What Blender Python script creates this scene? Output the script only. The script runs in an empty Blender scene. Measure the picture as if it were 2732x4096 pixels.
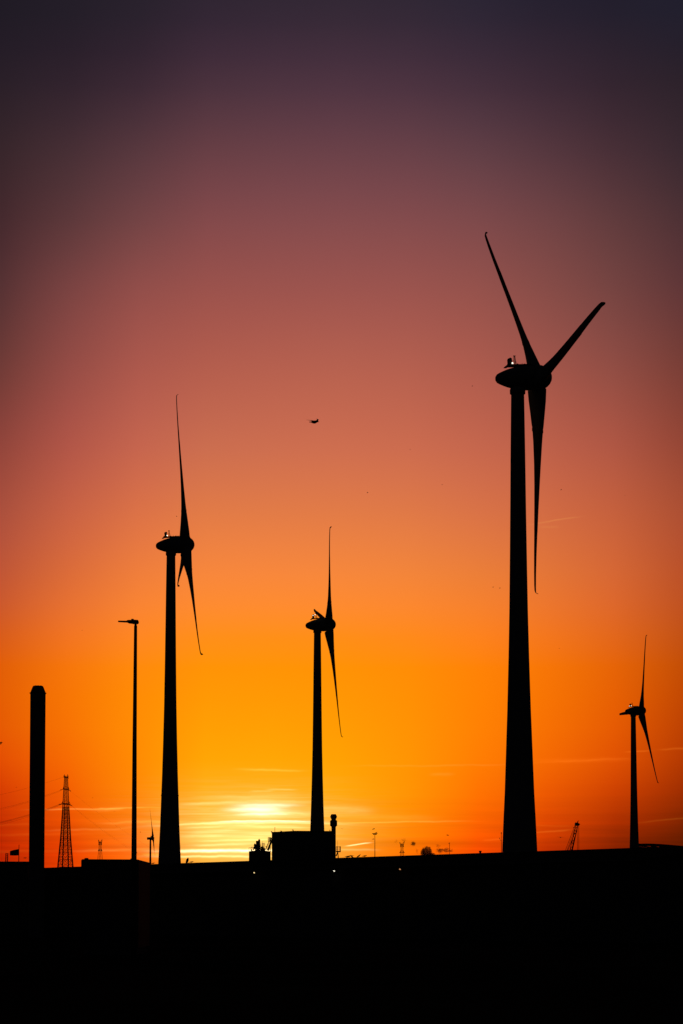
import bpy, math, random
import numpy as np
from mathutils import Vector, Matrix

random.seed(4)
R = math.radians
sc = bpy.context.scene
col = sc.collection

# ------------------------------------------------------------------ camera
FPX = 8500.0                      # focal length in pixels of the 2732 x 4096 frame
TILT = R(3.2)
HORIZON = 3655.0
CX, CYP = 1366.0, HORIZON - FPX * math.tan(TILT)
EYE = Vector((0.0, 0.0, 1.7))
FW = Vector((0, math.cos(TILT), math.sin(TILT)))
UP = Vector((0, -math.sin(TILT), math.cos(TILT)))
cam_data = bpy.data.cameras.new('camera')
cam_data.sensor_fit = 'VERTICAL'
cam_data.sensor_height = 36.0
cam_data.lens = FPX / 4096.0 * 36.0
cam_data.shift_y = (CYP - 2048.0) / 4096.0
cam_data.clip_start = 0.5
cam_data.clip_end = 60000.0
cam = bpy.data.objects.new('camera', cam_data)
cam.location = EYE
cam.rotation_euler = (math.pi / 2 + TILT, 0, 0)
col.objects.link(cam)
sc.camera = cam
sc.render.resolution_x, sc.render.resolution_y = 683, 1024
sc.view_settings.view_transform = 'Standard'
sc.view_settings.look = 'None'
sc.view_settings.exposure = 0.0
sc.view_settings.gamma = 1.0
sc.view_settings.use_curve_mapping = False
sc.cycles.max_bounces = 4
sc.cycles.diffuse_bounces = 2
sc.cycles.glossy_bounces = 2
sc.cycles.volume_bounces = 1
sc.cycles.use_denoising = True


def ray(u, v):
    return FW + Vector((1, 0, 0)) * ((u - CX) / FPX) + UP * ((CYP - v) / FPX)


def at(u, v, d):
    """point at ground distance d (metres, along y) on the line of sight through photo pixel u, v"""
    r = ray(u, v)
    return EYE + r * (d / r.y)


def at_z(u, v, z):
    r = ray(u, v)
    return EYE + r * ((z - EYE.z) / r.z)


def az_el(u, v):
    r = ray(u, v).normalized()
    return math.degrees(math.atan2(r.x, r.y)), math.degrees(math.asin(r.z))


# ------------------------------------------------------------------ sky
SUN_AZ, SUN_EL = az_el(1045, 3238)

# twilight colours (display values) along the sky at seven bearings, from high to the horizon
SKY_V = [0, 150, 300, 600, 880, 1170, 1460, 1750, 2050, 2340, 2480, 2600, 2700, 2850, 3000, 3100, 3200, 3300, 3400]
SKY = {
    55: [(32, 31, 38), (34, 32, 40), (39, 34, 42), (53, 40, 46), (66, 46, 51), (85, 55, 56), (108, 62, 58), (140, 70, 60),
         (170, 78, 60), (195, 85, 50), (208, 88, 35), (220, 91, 14), (226, 92, 0), (228, 90, 0), (227, 79, 0), (221, 66, 0),
         (205, 49, 0), (190, 39, 0), (182, 30, 0)],
    450: [(38, 36, 44), (42, 37, 46), (50, 40, 50), (78, 55, 62), (105, 66, 70), (140, 78, 76), (165, 86, 78), (190, 95, 78),
          (215, 108, 70), (238, 122, 55), (250, 128, 45), (255, 130, 24), (255, 132, 4), (255, 132, 0), (255, 128, 0),
          (255, 123, 0), (255, 117, 0), (255, 106, 0), (255, 88, 0)],
    900: [(48, 42, 52), (58, 46, 58), (70, 52, 63), (102, 66, 73), (130, 76, 80), (155, 85, 80), (178, 95, 80), (200, 108, 80),
          (225, 122, 70), (250, 136, 56), (255, 140, 38), (255, 144, 10), (255, 148, 0), (255, 155, 0), (255, 164, 0),
          (255, 170, 6), (255, 178, 26), (255, 176, 30), (255, 168, 22)],
    1450: [(50, 44, 54), (61, 49, 60), (73, 54, 66), (104, 68, 76), (131, 78, 82), (156, 87, 82), (180, 98, 82), (202, 108, 80),
           (225, 122, 70), (248, 135, 55), (255, 138, 38), (255, 141, 10), (255, 145, 0), (255, 150, 0), (255, 156, 0),
           (255, 160, 0), (255, 163, 4), (255, 157, 4), (255, 140, 0)],
    1850: [(44, 42, 54), (54, 46, 58), (65, 50, 62), (96, 66, 74), (125, 76, 80), (150, 85, 80), (172, 93, 80), (195, 102, 78),
           (218, 115, 70), (240, 128, 52), (251, 130, 38), (255, 131, 18), (255, 132, 0), (255, 132, 0), (255, 130, 0),
           (255, 125, 0), (255, 116, 0), (255, 104, 0), (250, 80, 0)],
    2400: [(34, 34, 46), (42, 38, 48), (49, 40, 50), (72, 51, 59), (98, 63, 67), (120, 72, 70), (146, 80, 72), (175, 88, 70),
           (200, 98, 62), (220, 106, 50), (228, 106, 36), (232, 104, 17), (235, 102, 0), (235, 97, 0), (231, 88, 0),
           (223, 77, 0), (204, 62, 0), (175, 45, 0), (136, 29, 0)],
    2690: [(34, 36, 48), (36, 36, 46), (42, 37, 45), (56, 44, 52), (75, 54, 58), (95, 60, 60), (118, 66, 58), (145, 72, 55),
           (172, 78, 50), (188, 80, 37), (192, 80, 26), (194, 78, 11), (194, 74, 0), (190, 66, 0), (181, 57, 0),
           (169, 48, 0), (145, 38, 0), (114, 28, 0), (84, 19, 0)],
}


# the high sky is a touch warmer and deeper than those readings
WARM = {0: (-3, -6, -3), 150: (-1, -6, -3), 300: (0, -5, -3), 600: (1, -4, -4), 880: (1, -3, -5), 1170: (1, -3, -4), 1460: (1, -2, -3), 1750: (0, -1, -1)}
for q in SKY.values():
    for i, v in enumerate(SKY_V):
        d = WARM.get(v, (0, 0, 0))
        q[i] = tuple(max(0, a + b) for a, b in zip(q[i], d))
for x in (55, 2690):
    for i in range(4, 8):
        r_, g_, b_ = SKY[x][i]
        SKY[x][i] = (r_ + 1, g_ - 3, b_ - 1)


def lin(c):
    c = max(0.0, min(255.0, c)) / 255.0
    return c / 12.92 if c <= 0.04045 else ((c + 0.055) / 1.055) ** 2.4


def cubic(xs, ys, x):
    """monotone cubic interpolation with flat ends"""
    xs = list(xs); ys = list(ys)
    if x <= xs[0]:
        return ys[0]
    if x >= xs[-1]:
        return ys[-1]
    n = len(xs)
    h = [xs[i + 1] - xs[i] for i in range(n - 1)]
    d = [(ys[i + 1] - ys[i]) / h[i] for i in range(n - 1)]
    m = [d[0]] + [0.0 if d[i - 1] * d[i] <= 0 else 2 * d[i - 1] * d[i] / (d[i - 1] + d[i]) for i in range(1, n - 1)] + [d[-1]]
    i = max(k for k in range(n - 1) if xs[k] <= x)
    s = (x - xs[i]) / h[i]
    return (ys[i] * (1 + 2 * s) * (1 - s) ** 2 + m[i] * h[i] * s * (1 - s) ** 2
            + ys[i + 1] * s * s * (3 - 2 * s) + m[i + 1] * h[i] * s * s * (s - 1))


def sky_colour(az, el):
    d = Vector((math.sin(R(az)) * math.cos(R(el)), math.cos(R(az)) * math.cos(R(el)), math.sin(R(el))))
    k = d.dot(FW)
    u, v = CX + FPX * d.x / k, CYP - FPX * d.dot(UP) / k
    us = sorted(SKY)
    out = []
    for c in range(3):
        vals = [cubic(SKY_V, [q[c] for q in SKY[x]], v) for x in us]
        out.append(lin(cubic(us, vals, u)))
    return out


world = bpy.data.worlds.new('World')
sc.world = world
world.use_nodes = True
world.cycles.sampling_method = 'MANUAL'
world.cycles.sample_map_resolution = 256
nt = world.node_tree
for n in list(nt.nodes):
    nt.nodes.remove(n)
N, L = nt.nodes, nt.links


def mth(op, a, b=None, c=None, clamp=False, tree=None):
    tree = tree or nt
    n = tree.nodes.new('ShaderNodeMath')
    n.operation = op
    n.use_clamp = clamp
    for i, x in enumerate((a, b, c)):
        if x is None:
            continue
        if isinstance(x, (int, float)):
            n.inputs[i].default_value = x
        else:
            tree.links.new(x, n.inputs[i])
    return n.outputs[0]


def mixc(fac, a, b, blend='MIX', tree=None):
    tree = tree or nt
    n = tree.nodes.new('ShaderNodeMix')
    n.data_type = 'RGBA'
    n.blend_type = blend
    n.clamp_factor = False
    for s, x in ((n.inputs[0], fac), (n.inputs[6], a), (n.inputs[7], b)):
        if isinstance(x, (int, float)):
            s.default_value = x
        elif isinstance(x, tuple):
            s.default_value = (*x, 1.0)
        else:
            tree.links.new(x, s)
    return n.outputs[2]


tc = N.new('ShaderNodeTexCoord')
sx = N.new('ShaderNodeSeparateXYZ')
L.new(tc.outputs['Generated'], sx.inputs[0])
AZ = mth('MULTIPLY', mth('ARCTAN2', sx.outputs[0], sx.outputs[1]), 180 / math.pi)
EL = mth('MULTIPLY', mth('ARCSINE', sx.outputs[2]), 180 / math.pi)
EL_TOP = 24.0
fac_el = mth('DIVIDE', EL, EL_TOP, clamp=True)
AZS = [-9.2 + 1.84 * i for i in range(11)]
base = None
for i, a in enumerate(AZS):
    rp = N.new('ShaderNodeValToRGB')
    L.new(fac_el, rp.inputs[0])
    cr = rp.color_ramp
    cr.interpolation = 'LINEAR'
    els = [EL_TOP * (k / 29.0) for k in range(30)]
    while len(cr.elements) < len(els):
        cr.elements.new(0.5)
    for k, e in enumerate(els):
        cr.elements[k].position = e / EL_TOP
    for k, e in enumerate(els):
        cr.elements[k].color = (*sky_colour(a, e), 1.0)
    if base is None:
        base = rp.outputs[0]
    else:
        f = mth('DIVIDE', mth('SUBTRACT', AZ, AZS[i - 1]), 1.84, clamp=True)
        base = mixc(f, base, rp.outputs[0])
# away from the sunset the same sky goes on darkening towards the east and the zenith
over_az = mth('MAXIMUM', mth('SUBTRACT', mth('ABSOLUTE', AZ), 9.2), 0.0)
over_el = mth('MAXIMUM', mth('SUBTRACT', EL, EL_TOP), 0.0)
keep = mth('EXPONENT', mth('MULTIPLY', mth('ADD', mth('DIVIDE', over_az, 9.0), mth('DIVIDE', over_el, 16.0)), -1.0))
base = mixc(keep, (0.0020, 0.0020, 0.0030), base)
below = mth('MULTIPLY', mth('ADD', EL, 3.0), 1 / 3.0, clamp=True)

# thin cirrus and vapour trails: narrow bands of brighter cloud, each at its bearing and elevation
def noise2(sa, se, detail=4.0, rough=0.55, off=0.0, dist=0.0):
    cx = N.new('ShaderNodeCombineXYZ')
    L.new(mth('MULTIPLY', AZ, sa), cx.inputs[0])
    L.new(mth('MULTIPLY', EL, se), cx.inputs[1])
    cx.inputs[2].default_value = off
    n = N.new('ShaderNodeTexNoise')
    L.new(cx.outputs[0], n.inputs['Vector'])
    n.inputs['Scale'].default_value = 1.0
    n.inputs['Detail'].default_value = detail
    n.inputs['Roughness'].default_value = rough
    n.inputs['Distortion'].default_value = dist
    return n.outputs['Fac']


wob = mth('MULTIPLY', mth('SUBTRACT', noise2(1.1, 0.6, 3.0, 0.6, 3.0), 0.5), 0.09)
fuzz = mth('ADD', 0.35, mth('MULTIPLY', noise2(2.2, 14.0, 5.0, 0.6, 7.0), 1.3))
PX = math.degrees(1 / FPX)

# u0, v0, u1, v1, half thickness px, gain, soft0, soft1 (fraction of length), colour, curve
GOLD, PALE, RUST, WHITE = (0.35, 0.30, 0.06), (0.6, 0.55, 0.28), (0.16, 0.055, 0.005), (0.7, 0.7, 0.62)
STREAKS = [
    (160, 3240, 640, 3230, 3.0, 0.55, .3, .4, GOLD, 0.0), (380, 3241, 500, 3233, 6, 0.28, .4, .4, GOLD, 0.0),
    (600, 3293, 1330, 3288, 4.2, 0.8, .5, .3, PALE, -0.010), (860, 3285, 1285, 3284, 3.0, 0.9, .4, .4, WHITE, -0.012),
    (1330, 3292, 1900, 3281, 3.0, 0.42, .1, .6, GOLD, -0.004), (1380, 3268, 1760, 3272, 12, 0.16, .3, .5, GOLD, 0.0),
    (600, 3405, 1120, 3401, 6.5, 1.15, .45, .3, PALE, 0.0), (730, 3404, 1120, 3402, 4.5, 0.9, .3, .3, WHITE, 0.0),
    (600, 3426, 1110, 3425, 4.5, 0.9, .4, .3, PALE, 0.0), (760, 3383, 1010, 3375, 5, 0.55, .5, .4, PALE, 0.0),
    (780, 3364, 1090, 3358, 4, 0.5, .5, .3, PALE, 0.0), (560, 3420, 680, 3417, 4.5, 0.6, .5, .3, GOLD, 0.0),
    (380, 3293, 740, 3283, 4.5, 0.30, .6, .3, GOLD, 0.0), (180, 3323, 560, 3312, 4, 0.18, .4, .4, GOLD, 0.0),
    (1000, 3334, 1260, 3338, 7, 0.28, .4, .4, PALE, 0.0), (760, 3330, 960, 3318, 8, 0.32, .4, .5, PALE, 0.0),
    (930, 3076, 1210, 3083, 4, 0.45, .6, .4, GOLD, 0.0), (1065, 3158, 1190, 3158, 3, 0.32, .4, .5, PALE, 0.0),
    (1000, 3166, 1100, 3164, 3, 0.25, .4, .5, PALE, 0.0), (760, 3190, 1180, 3186, 8, 0.20, .6, .4, PALE, 0.0),
    (900, 3205, 1290, 3208, 6, 0.32, .4, .6, PALE, 0.0), (1250, 3236, 1500, 3240, 14, 0.22, .4, .5, PALE, 0.0),
    (1400, 3066, 2060, 3060, 3.4, 0.11, .4, .4, GOLD, 0.004), (1720, 3097, 1820, 3097, 6, 0.11, .4, .5, GOLD, 0.0),
    (2110, 3052, 2560, 3031, 3.2, 0.26, .4, .5, RUST, -0.012), (2140, 3044, 2530, 3038, 8, 0.36, .4, .4, RUST, 0.0),
    (2500, 3009, 2610, 3004, 3, 0.75, .4, .4, RUST, 0.0), (2640, 2996, 2800, 2993, 4, 0.7, .3, .3, RUST, -0.05),
    (2560, 3289, 2800, 3264, 3.2, 0.36, .25, .3, RUST, -0.01), (2145, 3329, 2300, 3318, 3.4, 0.85, .2, .6, RUST, 0.0),
    (2140, 3300, 2300, 3306, 3, 0.32, .2, .6, RUST, 0.0), (1930, 3362, 2020, 3356, 4, 0.55, .4, .3, RUST, 0.0),
    (1388, 3383.5, 1480, 3371, 2.3, 1.5, .25, .25, PALE, 0.0), (1340, 3398, 1520, 3399, 4, 0.28, .3, .5, PALE, 0.0),
    (2120, 2098, 2330, 2063, 2.6, 0.17, .4, .5, GOLD, 0.0), (2155, 2108, 2240, 2108, 4, 0.08, .4, .5, GOLD, 0.0),
    (0, 3340, 420, 3334, 5, 0.34, .2, .5, RUST, 0.0), (-80, 3408, 330, 3402, 6, 0.30, .2, .5, RUST, 0.0),
    (300, 3404, 620, 3396, 5, 0.28, .4, .4, GOLD, 0.0), (-60, 3300, 200, 3296, 4, 0.28, .3, .5, RUST, 0.0),
    (940, 3223, 1200, 3221, 6.5, 0.55, .4, .4, WHITE, 0.0), (900, 3241, 1120, 3238, 8, 0.5, .4, .4, WHITE, 0.0),
    (950, 3259, 1160, 3256, 4, 0.8, .4, .5, WHITE, 0.0), (1090, 3250, 1250, 3256, 5, 0.4, .4, .4, PALE, 0.0),
    (720, 3216, 960, 3211, 5, 0.3, .4, .4, PALE, 0.0), (740, 3312, 900, 3306, 4, 0.35, .4, .4, PALE, 0.0),
    (960, 3306, 1240, 3310, 5, 0.4, .4, .4, PALE, 0.0), (720, 3346, 900, 3342, 6, 0.3, .4, .4, PALE, 0.0),
]
ELW = mth('SUBTRACT', EL, wob)
sky_sum = base
acc = {}
for (u0, v0, u1, v1, th, gain, s0, s1, c, cv) in STREAKS:
    a0, e0 = az_el(u0, v0)
    a1, e1 = az_el(u1, v1)
    half = (a1 - a0) / 2 * (1.12 - 0.5 * (s0 + s1) / 2)
    w_, sl_ = th * PX, (e1 - e0) / (a1 - a0)
    midp = (a0 + a1) / 2 + (a1 - a0) / 2 * (s0 - s1) * 0.4
    em = (e0 + e1) / 2 + sl_ * (midp - (a0 + a1) / 2)
    dxn = mth('MULTIPLY_ADD', AZ, 1 / half, -midp / half)
    dx2 = mth('MULTIPLY', dxn, dxn)
    dyn = mth('MULTIPLY_ADD', AZ, -sl_ / w_, (sl_ * midp - em) / w_)
    dyn = mth('MULTIPLY_ADD', ELW, 1 / w_, dyn)
    if cv:
        dyn = mth('MULTIPLY_ADD', dx2, -cv * half * half / w_, dyn)
    ex = mth('MULTIPLY_ADD', dyn, dyn, mth('MULTIPLY', dx2, dx2))
    val = mth('POWER', math.exp(-1), ex)
    acc[c] = mth('MULTIPLY_ADD', val, gain, acc[c]) if c in acc else mth('MULTIPLY', val, gain)
for c, val in acc.items():
    sky_sum = mixc(mth('MULTIPLY', val, fuzz, clamp=False), sky_sum, c, 'ADD')

# fine cirrus veil round the hidden sun, and the sun's glow through it
da = mth('SUBTRACT', AZ, SUN_AZ - 0.2)
de = mth('SUBTRACT', EL, SUN_EL - 0.35)
q1 = mth('ADD', mth('POWER', mth('ABSOLUTE', mth('DIVIDE', da, 2.1)), 2.0), mth('POWER', mth('ABSOLUTE', mth('DIVIDE', de, 0.72)), 2.0))
veil_mask = mth('EXPONENT', mth('MULTIPLY', q1, -1.0))
veil = mth('MULTIPLY', mth('SUBTRACT', noise2(0.5, 13.0, 6.0, 0.66, 1.5, 0.5), 0.40), 2.6, clamp=True)
sky_sum = mixc(mth('MULTIPLY', mth('MULTIPLY', veil, veil_mask), 0.9), sky_sum, (0.3, 0.36, 0.22), 'ADD')
q2 = mth('ADD', mth('POWER', mth('ABSOLUTE', mth('DIVIDE', mth('SUBTRACT', AZ, SUN_AZ), 0.62)), 2.0),
         mth('POWER', mth('ABSOLUTE', mth('DIVIDE', mth('SUBTRACT', EL, SUN_EL), 0.15)), 2.0))
core = mth('MULTIPLY', mth('EXPONENT', mth('MULTIPLY', q2, -1.0)), mth('ADD', 0.45, mth('MULTIPLY', noise2(0.9, 12.0, 5.0, 0.6, 9.0, 0.4), 1.1)))
sky_sum = mixc(core, sky_sum, (0.3, 0.42, 0.45), 'ADD')
q3 = mth('ADD', mth('POWER', mth('ABSOLUTE', mth('DIVIDE', da, 1.9)), 2.0), mth('POWER', mth('ABSOLUTE', mth('DIVIDE', mth('ADD', de, 0.45), 0.85)), 2.0))
sky_sum = mixc(mth('MULTIPLY', mth('EXPONENT', mth('MULTIPLY', q3, -1.0)), 1.0), sky_sum, (0.2, 0.30, 0.13), 'ADD')
# soft darker and lighter layers low in the haze
lay = mth('SUBTRACT', noise2(0.16, 5.5, 4.0, 0.55, 21.0, 0.3), 0.5)
lowm = mth('EXPONENT', mth('MULTIPLY', mth('POWER', mth('DIVIDE', mth('SUBTRACT', EL, 1.7), 1.1), 2.0), -1.0))
gainl = mth('ADD', 1.0, mth('MULTIPLY', mth('MULTIPLY', lay, lowm), 0.65))
cg = N.new('ShaderNodeCombineXYZ')
for k in range(3):
    L.new(gainl, cg.inputs[k])
sky_sum = mixc(1.0, sky_sum, cg.outputs[0], 'MULTIPLY')
cb = N.new('ShaderNodeCombineXYZ')
for k in range(3):
    L.new(below, cb.inputs[k])
sky_sum = mixc(1.0, sky_sum, cb.outputs[0], 'MULTIPLY')

# a trace of clear-air twilight from the physical sky, same sun
ns = N.new('ShaderNodeTexSky')
ns.sky_type = 'NISHITA'
ns.sun_disc = False
ns.sun_elevation = R(SUN_EL)
ns.sun_rotation = R(SUN_AZ)
ns.dust_density = 3.0
bg1 = N.new('ShaderNodeBackground')
bg1.inputs[1].default_value = 1.0
L.new(sky_sum, bg1.inputs[0])
bg2 = N.new('ShaderNodeBackground')
bg2.inputs[1].default_value = 0.0004
L.new(ns.outputs[0], bg2.inputs[0])
addb = N.new('ShaderNodeAddShader')
L.new(bg1.outputs[0], addb.inputs[0]); L.new(bg2.outputs[0], addb.inputs[1])
wo = N.new('ShaderNodeOutputWorld')
L.new(addb.outputs[0], wo.inputs[0])

# the sun, low and veiled by cloud
sun_data = bpy.data.lights.new('sun', 'SUN')
sun_data.energy = 0.25
sun_data.angle = R(2.0)
sun_data.color = (1.0, 0.62, 0.28)
sun = bpy.data.objects.new('sun', sun_data)
sd = Vector((math.sin(R(SUN_AZ)) * math.cos(R(SUN_EL)), math.cos(R(SUN_AZ)) * math.cos(R(SUN_EL)), math.sin(R(SUN_EL))))
sun.rotation_euler = sd.to_track_quat('Z', 'Y').to_euler()
sun.location = (0, 0, 200)
col.objects.link(sun)


# ------------------------------------------------------------------ materials
def mat(name, c, rough=0.8, spec=0.1, noise=0.25, scale=1.5, metal=0.0, emit=None, estr=0.0):
    m = bpy.data.materials.new(name)
    m.use_nodes = True
    t = m.node_tree
    b = t.nodes['Principled BSDF']
    b.inputs['Roughness'].default_value = rough
    b.inputs['Specular IOR Level'].default_value = spec
    b.inputs['Metallic'].default_value = metal
    tx = t.nodes.new('ShaderNodeTexCoord')
    nz = t.nodes.new('ShaderNodeTexNoise')
    nz.inputs['Scale'].default_value = scale
    nz.inputs['Detail'].default_value = 6.0
    t.links.new(tx.outputs['Object'], nz.inputs['Vector'])
    rp = t.nodes.new('ShaderNodeValToRGB')
    rp.color_ramp.elements[0].position = 0.3
    rp.color_ramp.elements[1].position = 0.75
    rp.color_ramp.elements[0].color = (*[x * (1 - noise) for x in c], 1)
    rp.color_ramp.elements[1].color = (*[min(1, x * (1 + noise)) for x in c], 1)
    t.links.new(nz.outputs['Fac'], rp.inputs[0])
    t.links.new(rp.outputs[0], b.inputs['Base Color'])
    if emit:
        b.inputs['Emission Color'].default_value = (*emit, 1)
        b.inputs['Emission Strength'].default_value = estr
    return m


M = {
    'ground': mat('ground_soil', (0.030, 0.030, 0.026), 1.0, 0.0, 0.5, 0.08),
    'turbine': mat('turbine_paint', (0.30, 0.31, 0.30), 0.75, 0.05, 0.12, 0.3),
    'blade': mat('blade_gelcoat', (0.30, 0.31, 0.31), 0.75, 0.05, 0.10, 0.4),
    'steel': mat('galvanised_steel', (0.16, 0.16, 0.16), 0.8, 0.05, 0.25, 2.0),
    'dark': mat('dark_metal', (0.05, 0.05, 0.05), 0.8, 0.05, 0.3, 3.0),
    'concrete': mat('concrete', (0.22, 0.21, 0.20), 0.95, 0.0, 0.25, 0.8),
    'cladding': mat('wall_cladding', (0.12, 0.12, 0.12), 0.85, 0.05, 0.2, 0.5),
    'roof': mat('roof_sheet', (0.07, 0.07, 0.07), 0.95, 0.0, 0.3, 0.4),
    'door': mat('roller_door', (0.10, 0.10, 0.11), 0.8, 0.05, 0.2, 1.0),
    'glass': mat('dark_glass', (0.02, 0.02, 0.025), 0.3, 0.2, 0.1, 1.0),
    'flag': mat('flag_cloth', (0.06, 0.05, 0.05), 0.9, 0.0, 0.2, 2.0),
    'bird': mat('gull_feathers', (0.06, 0.06, 0.06), 0.9, 0.0, 0.4, 8.0),
    'cable': mat('cable', (0.03, 0.03, 0.03), 0.9, 0.0, 0.1, 1.0),
    'lamp_white': mat('lamp_white', (0.8, 0.8, 0.8), 0.5, 0.1, 0.05, 1.0, 0.0, (1.0, 0.93, 0.75), 2.2),
    'lamp_warm': mat('lamp_warm', (0.8, 0.7, 0.5), 0.5, 0.1, 0.05, 1.0, 0.0, (1.0, 0.72, 0.32), 1.1),
    'lamp_dim': mat('lamp_dim_white', (0.8, 0.8, 0.8), 0.5, 0.1, 0.05, 1.0, 0.0, (1.0, 0.93, 0.75), 1.3),
    'lamp_amber': mat('lamp_amber', (0.8, 0.5, 0.3), 0.5, 0.1, 0.05, 1.0, 0.0, (1.0, 0.42, 0.16), 0.6),
}


# ------------------------------------------------------------------ mesh helpers
class MB:
    def __init__(s):
        s.v, s.f = [], []

    def box(s, c, size, rot=None):
        c = Vector(c)
        h = Vector(size) / 2
        o = len(s.v)
        for z in (-1, 1):
            for y in (-1, 1):
                for x in (-1, 1):
                    p = Vector((x * h.x, y * h.y, z * h.z))
                    s.v.append(c + (rot @ p if rot else p))
        s.f += [tuple(o + i for i in q) for q in ((0, 2, 3, 1), (4, 5, 7, 6), (0, 1, 5, 4), (2, 6, 7, 3), (0, 4, 6, 2), (1, 3, 7, 5))]
        return s

    def loft(s, rings, cap=True, closed=True):
        o = len(s.v)
        n = len(rings[0])
        for r in rings:
            s.v += [Vector(p) for p in r]
        for i in range(len(rings) - 1):
            for k in range(n if closed else n - 1):
                a, b = o + i * n + k, o + i * n + (k + 1) % n
                s.f.append((a, b, b + n, a + n))
        if cap:
            s.f.append(tuple(o + k for k in reversed(range(n))))
            s.f.append(tuple(o + (len(rings) - 1) * n + k for k in range(n)))
        return s

    def lathe(s, prof, n=32, M4=None, phase=0.0):
        """prof: (radius, height) pairs round local z"""
        rings = []
        for r, z in prof:
            ring = []
            for k in range(n):
                a = 2 * math.pi * k / n + phase
                p = Vector((max(r, 1e-4) * math.cos(a), max(r, 1e-4) * math.sin(a), z))
                ring.append(M4 @ p if M4 else p)
            rings.append(ring)
        return s.loft(rings)

    def bar(s, a, b, r0, r1=None, n=6):
        a, b = Vector(a), Vector(b)
        r1 = r0 if r1 is None else r1
        d = (b - a).normalized()
        q = Vector((0, 0, 1)) if abs(d.z) < 0.95 else Vector((1, 0, 0))
        x = d.cross(q).normalized()
        y = d.cross(x).normalized()
        ring = lambda c, r: [c + x * (r * math.cos(2 * math.pi * k / n)) + y * (r * math.sin(2 * math.pi * k / n)) for k in range(n)]
        return s.loft([ring(a, r0), ring(b, r1)])

    def path(s, pts, r, n=5):
        for a, b in zip(pts[:-1], pts[1:]):
            s.bar(a, b, r, r, n)
        return s

    def ball(s, c, r, nu=10, nv=7, sc3=(1, 1, 1)):
        c = Vector(c)
        rings = []
        for i in range(nv + 1):
            t = math.pi * i / nv
            rings.append([c + Vector((sc3[0] * r * max(math.sin(t), 1e-3) * math.cos(2 * math.pi * k / nu),
                                      sc3[1] * r * max(math.sin(t), 1e-3) * math.sin(2 * math.pi * k / nu),
                                      -sc3[2] * r * math.cos(t))) for k in range(nu)])
        return s.loft(rings)

    def mesh(s, name, m, smooth=False):
        me = bpy.data.meshes.new(name)
        me.from_pydata([tuple(p) for p in s.v], [], s.f)
        me.update()
        if smooth:
            me.polygons.foreach_set('use_smooth', [True] * len(me.polygons))
            try:
                me.set_sharp_from_angle(angle=R(40))
            except Exception:
                pass
        me.materials.append(m)
        return me

    def build(s, name, m, parent=None, smooth=False):
        o = bpy.data.objects.new(name, s.mesh(name, m, smooth))
        col.objects.link(o)
        o.parent = parent
        return o


def tag(o, label=None, cat=None, group=None, kind=None):
    for k, x in (('label', label), ('category', cat), ('group', group), ('kind', kind)):
        if x:
            o[k] = x
    return o


def empty(name, loc, rz=0.0):
    e = bpy.data.objects.new(name, None)
    e.location = loc
    e.rotation_euler = (0, 0, rz)
    e.empty_display_size = 0.5
    col.objects.link(e)
    return e


def put(me, name, parent=None, matrix=None):
    o = bpy.data.objects.new(name, me)
    col.objects.link(o)
    o.parent = parent
    if matrix is not None:
        o.matrix_local = matrix
    return o


# ------------------------------------------------------------------ ground
gm = MB()
rs = [0, 20, 60, 150, 400, 1000, 2500, 6000, 15000, 40000]
rings = [[(max(r, .01) * math.cos(2 * math.pi * k / 48), max(r, .01) * math.sin(2 * math.pi * k / 48), 0) for k in range(48)] for r in rs]
gm.loft(rings, cap=False)
tag(gm.build('ground', M['ground']), kind='structure')

# ------------------------------------------------------------------ wind turbines
NP = 14


def airfoil(c, tc):
    """closed loop in chord (x, leading edge +) / thickness (y) plane, pitch axis at 35 % chord"""
    pts = []
    for k in range(NP):
        a = 2 * math.pi * k / NP
        x = 0.5 * (1 + math.cos(a))
        yt = tc * 0.5 * (math.sin(a)) * (0.35 + 0.65 * (x ** 0.5 if x > 0 else 0)) * 1.25
        pts.append(((x - 0.62) * c, yt * c))
    return pts


BL_R = [1.2, 1.7, 2.2, 2.3, 4.0, 6.0, 8.6, 9.2, 12.0, 16.0, 20.0, 24.0, 28.6, 28.9, 33.0, 37.0, 39.4, 40.4, 40.75, 40.95, 41.0]
BL_C = [2.3, 2.35, 2.4, 3.7, 3.65, 3.45, 3.1, 2.85, 2.6, 2.3, 2.08, 1.88, 1.70, 1.60, 1.40, 1.20, 1.06, .9, .78, .55, .3]
BL_B = [52, 50, 48, 45, 38, 30, 23, 22, 16, 11, 7.5, 5, 2.5, 2.5, 1, 0, 0, 0, 0, 0, 0]
BL_T = [.85, .82, .8, .60, .56, .50, .44, .44, .39, .34, .29, .25, .21, .21, .19, .18, .18, .2, .2, .2, .2]
BL_A = [0, 0, 0, 0, 0, 0, 0, 0, -.02, -.06, -.12, -.2, -.28, -.29, -.36, -.38, -.36, -.32, -.22, .04, .26]   # out of plane, + upwind

# blade frame: z radial, x leading direction, y upwind (rotor axis)
rings = []
for r, c, b, t, a in zip(BL_R, BL_C, BL_B, BL_T, BL_A):
    b = R(b)
    ring = []
    for x, y in airfoil(c, t):
        ring.append(Vector((x * math.cos(b) - y * math.sin(b), x * math.sin(b) + y * math.cos(b) + a, r)))
    rings.append(ring)
BLADE = MB().loft(rings).mesh('blade', M['blade'], True)
JOINT = MB().loft([[Vector((p.x * 1.035, p.y * 1.035, z)) for p in rings[7]] for z in (9.25, 9.8)]).mesh('blade_joint', M['blade'], False)
FLANGE = MB().lathe([(1.28, 1.7), (1.36, 1.75), (1.36, 2.3), (1.28, 2.35)], 24).mesh('blade_flange', M['blade'], True)

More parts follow.
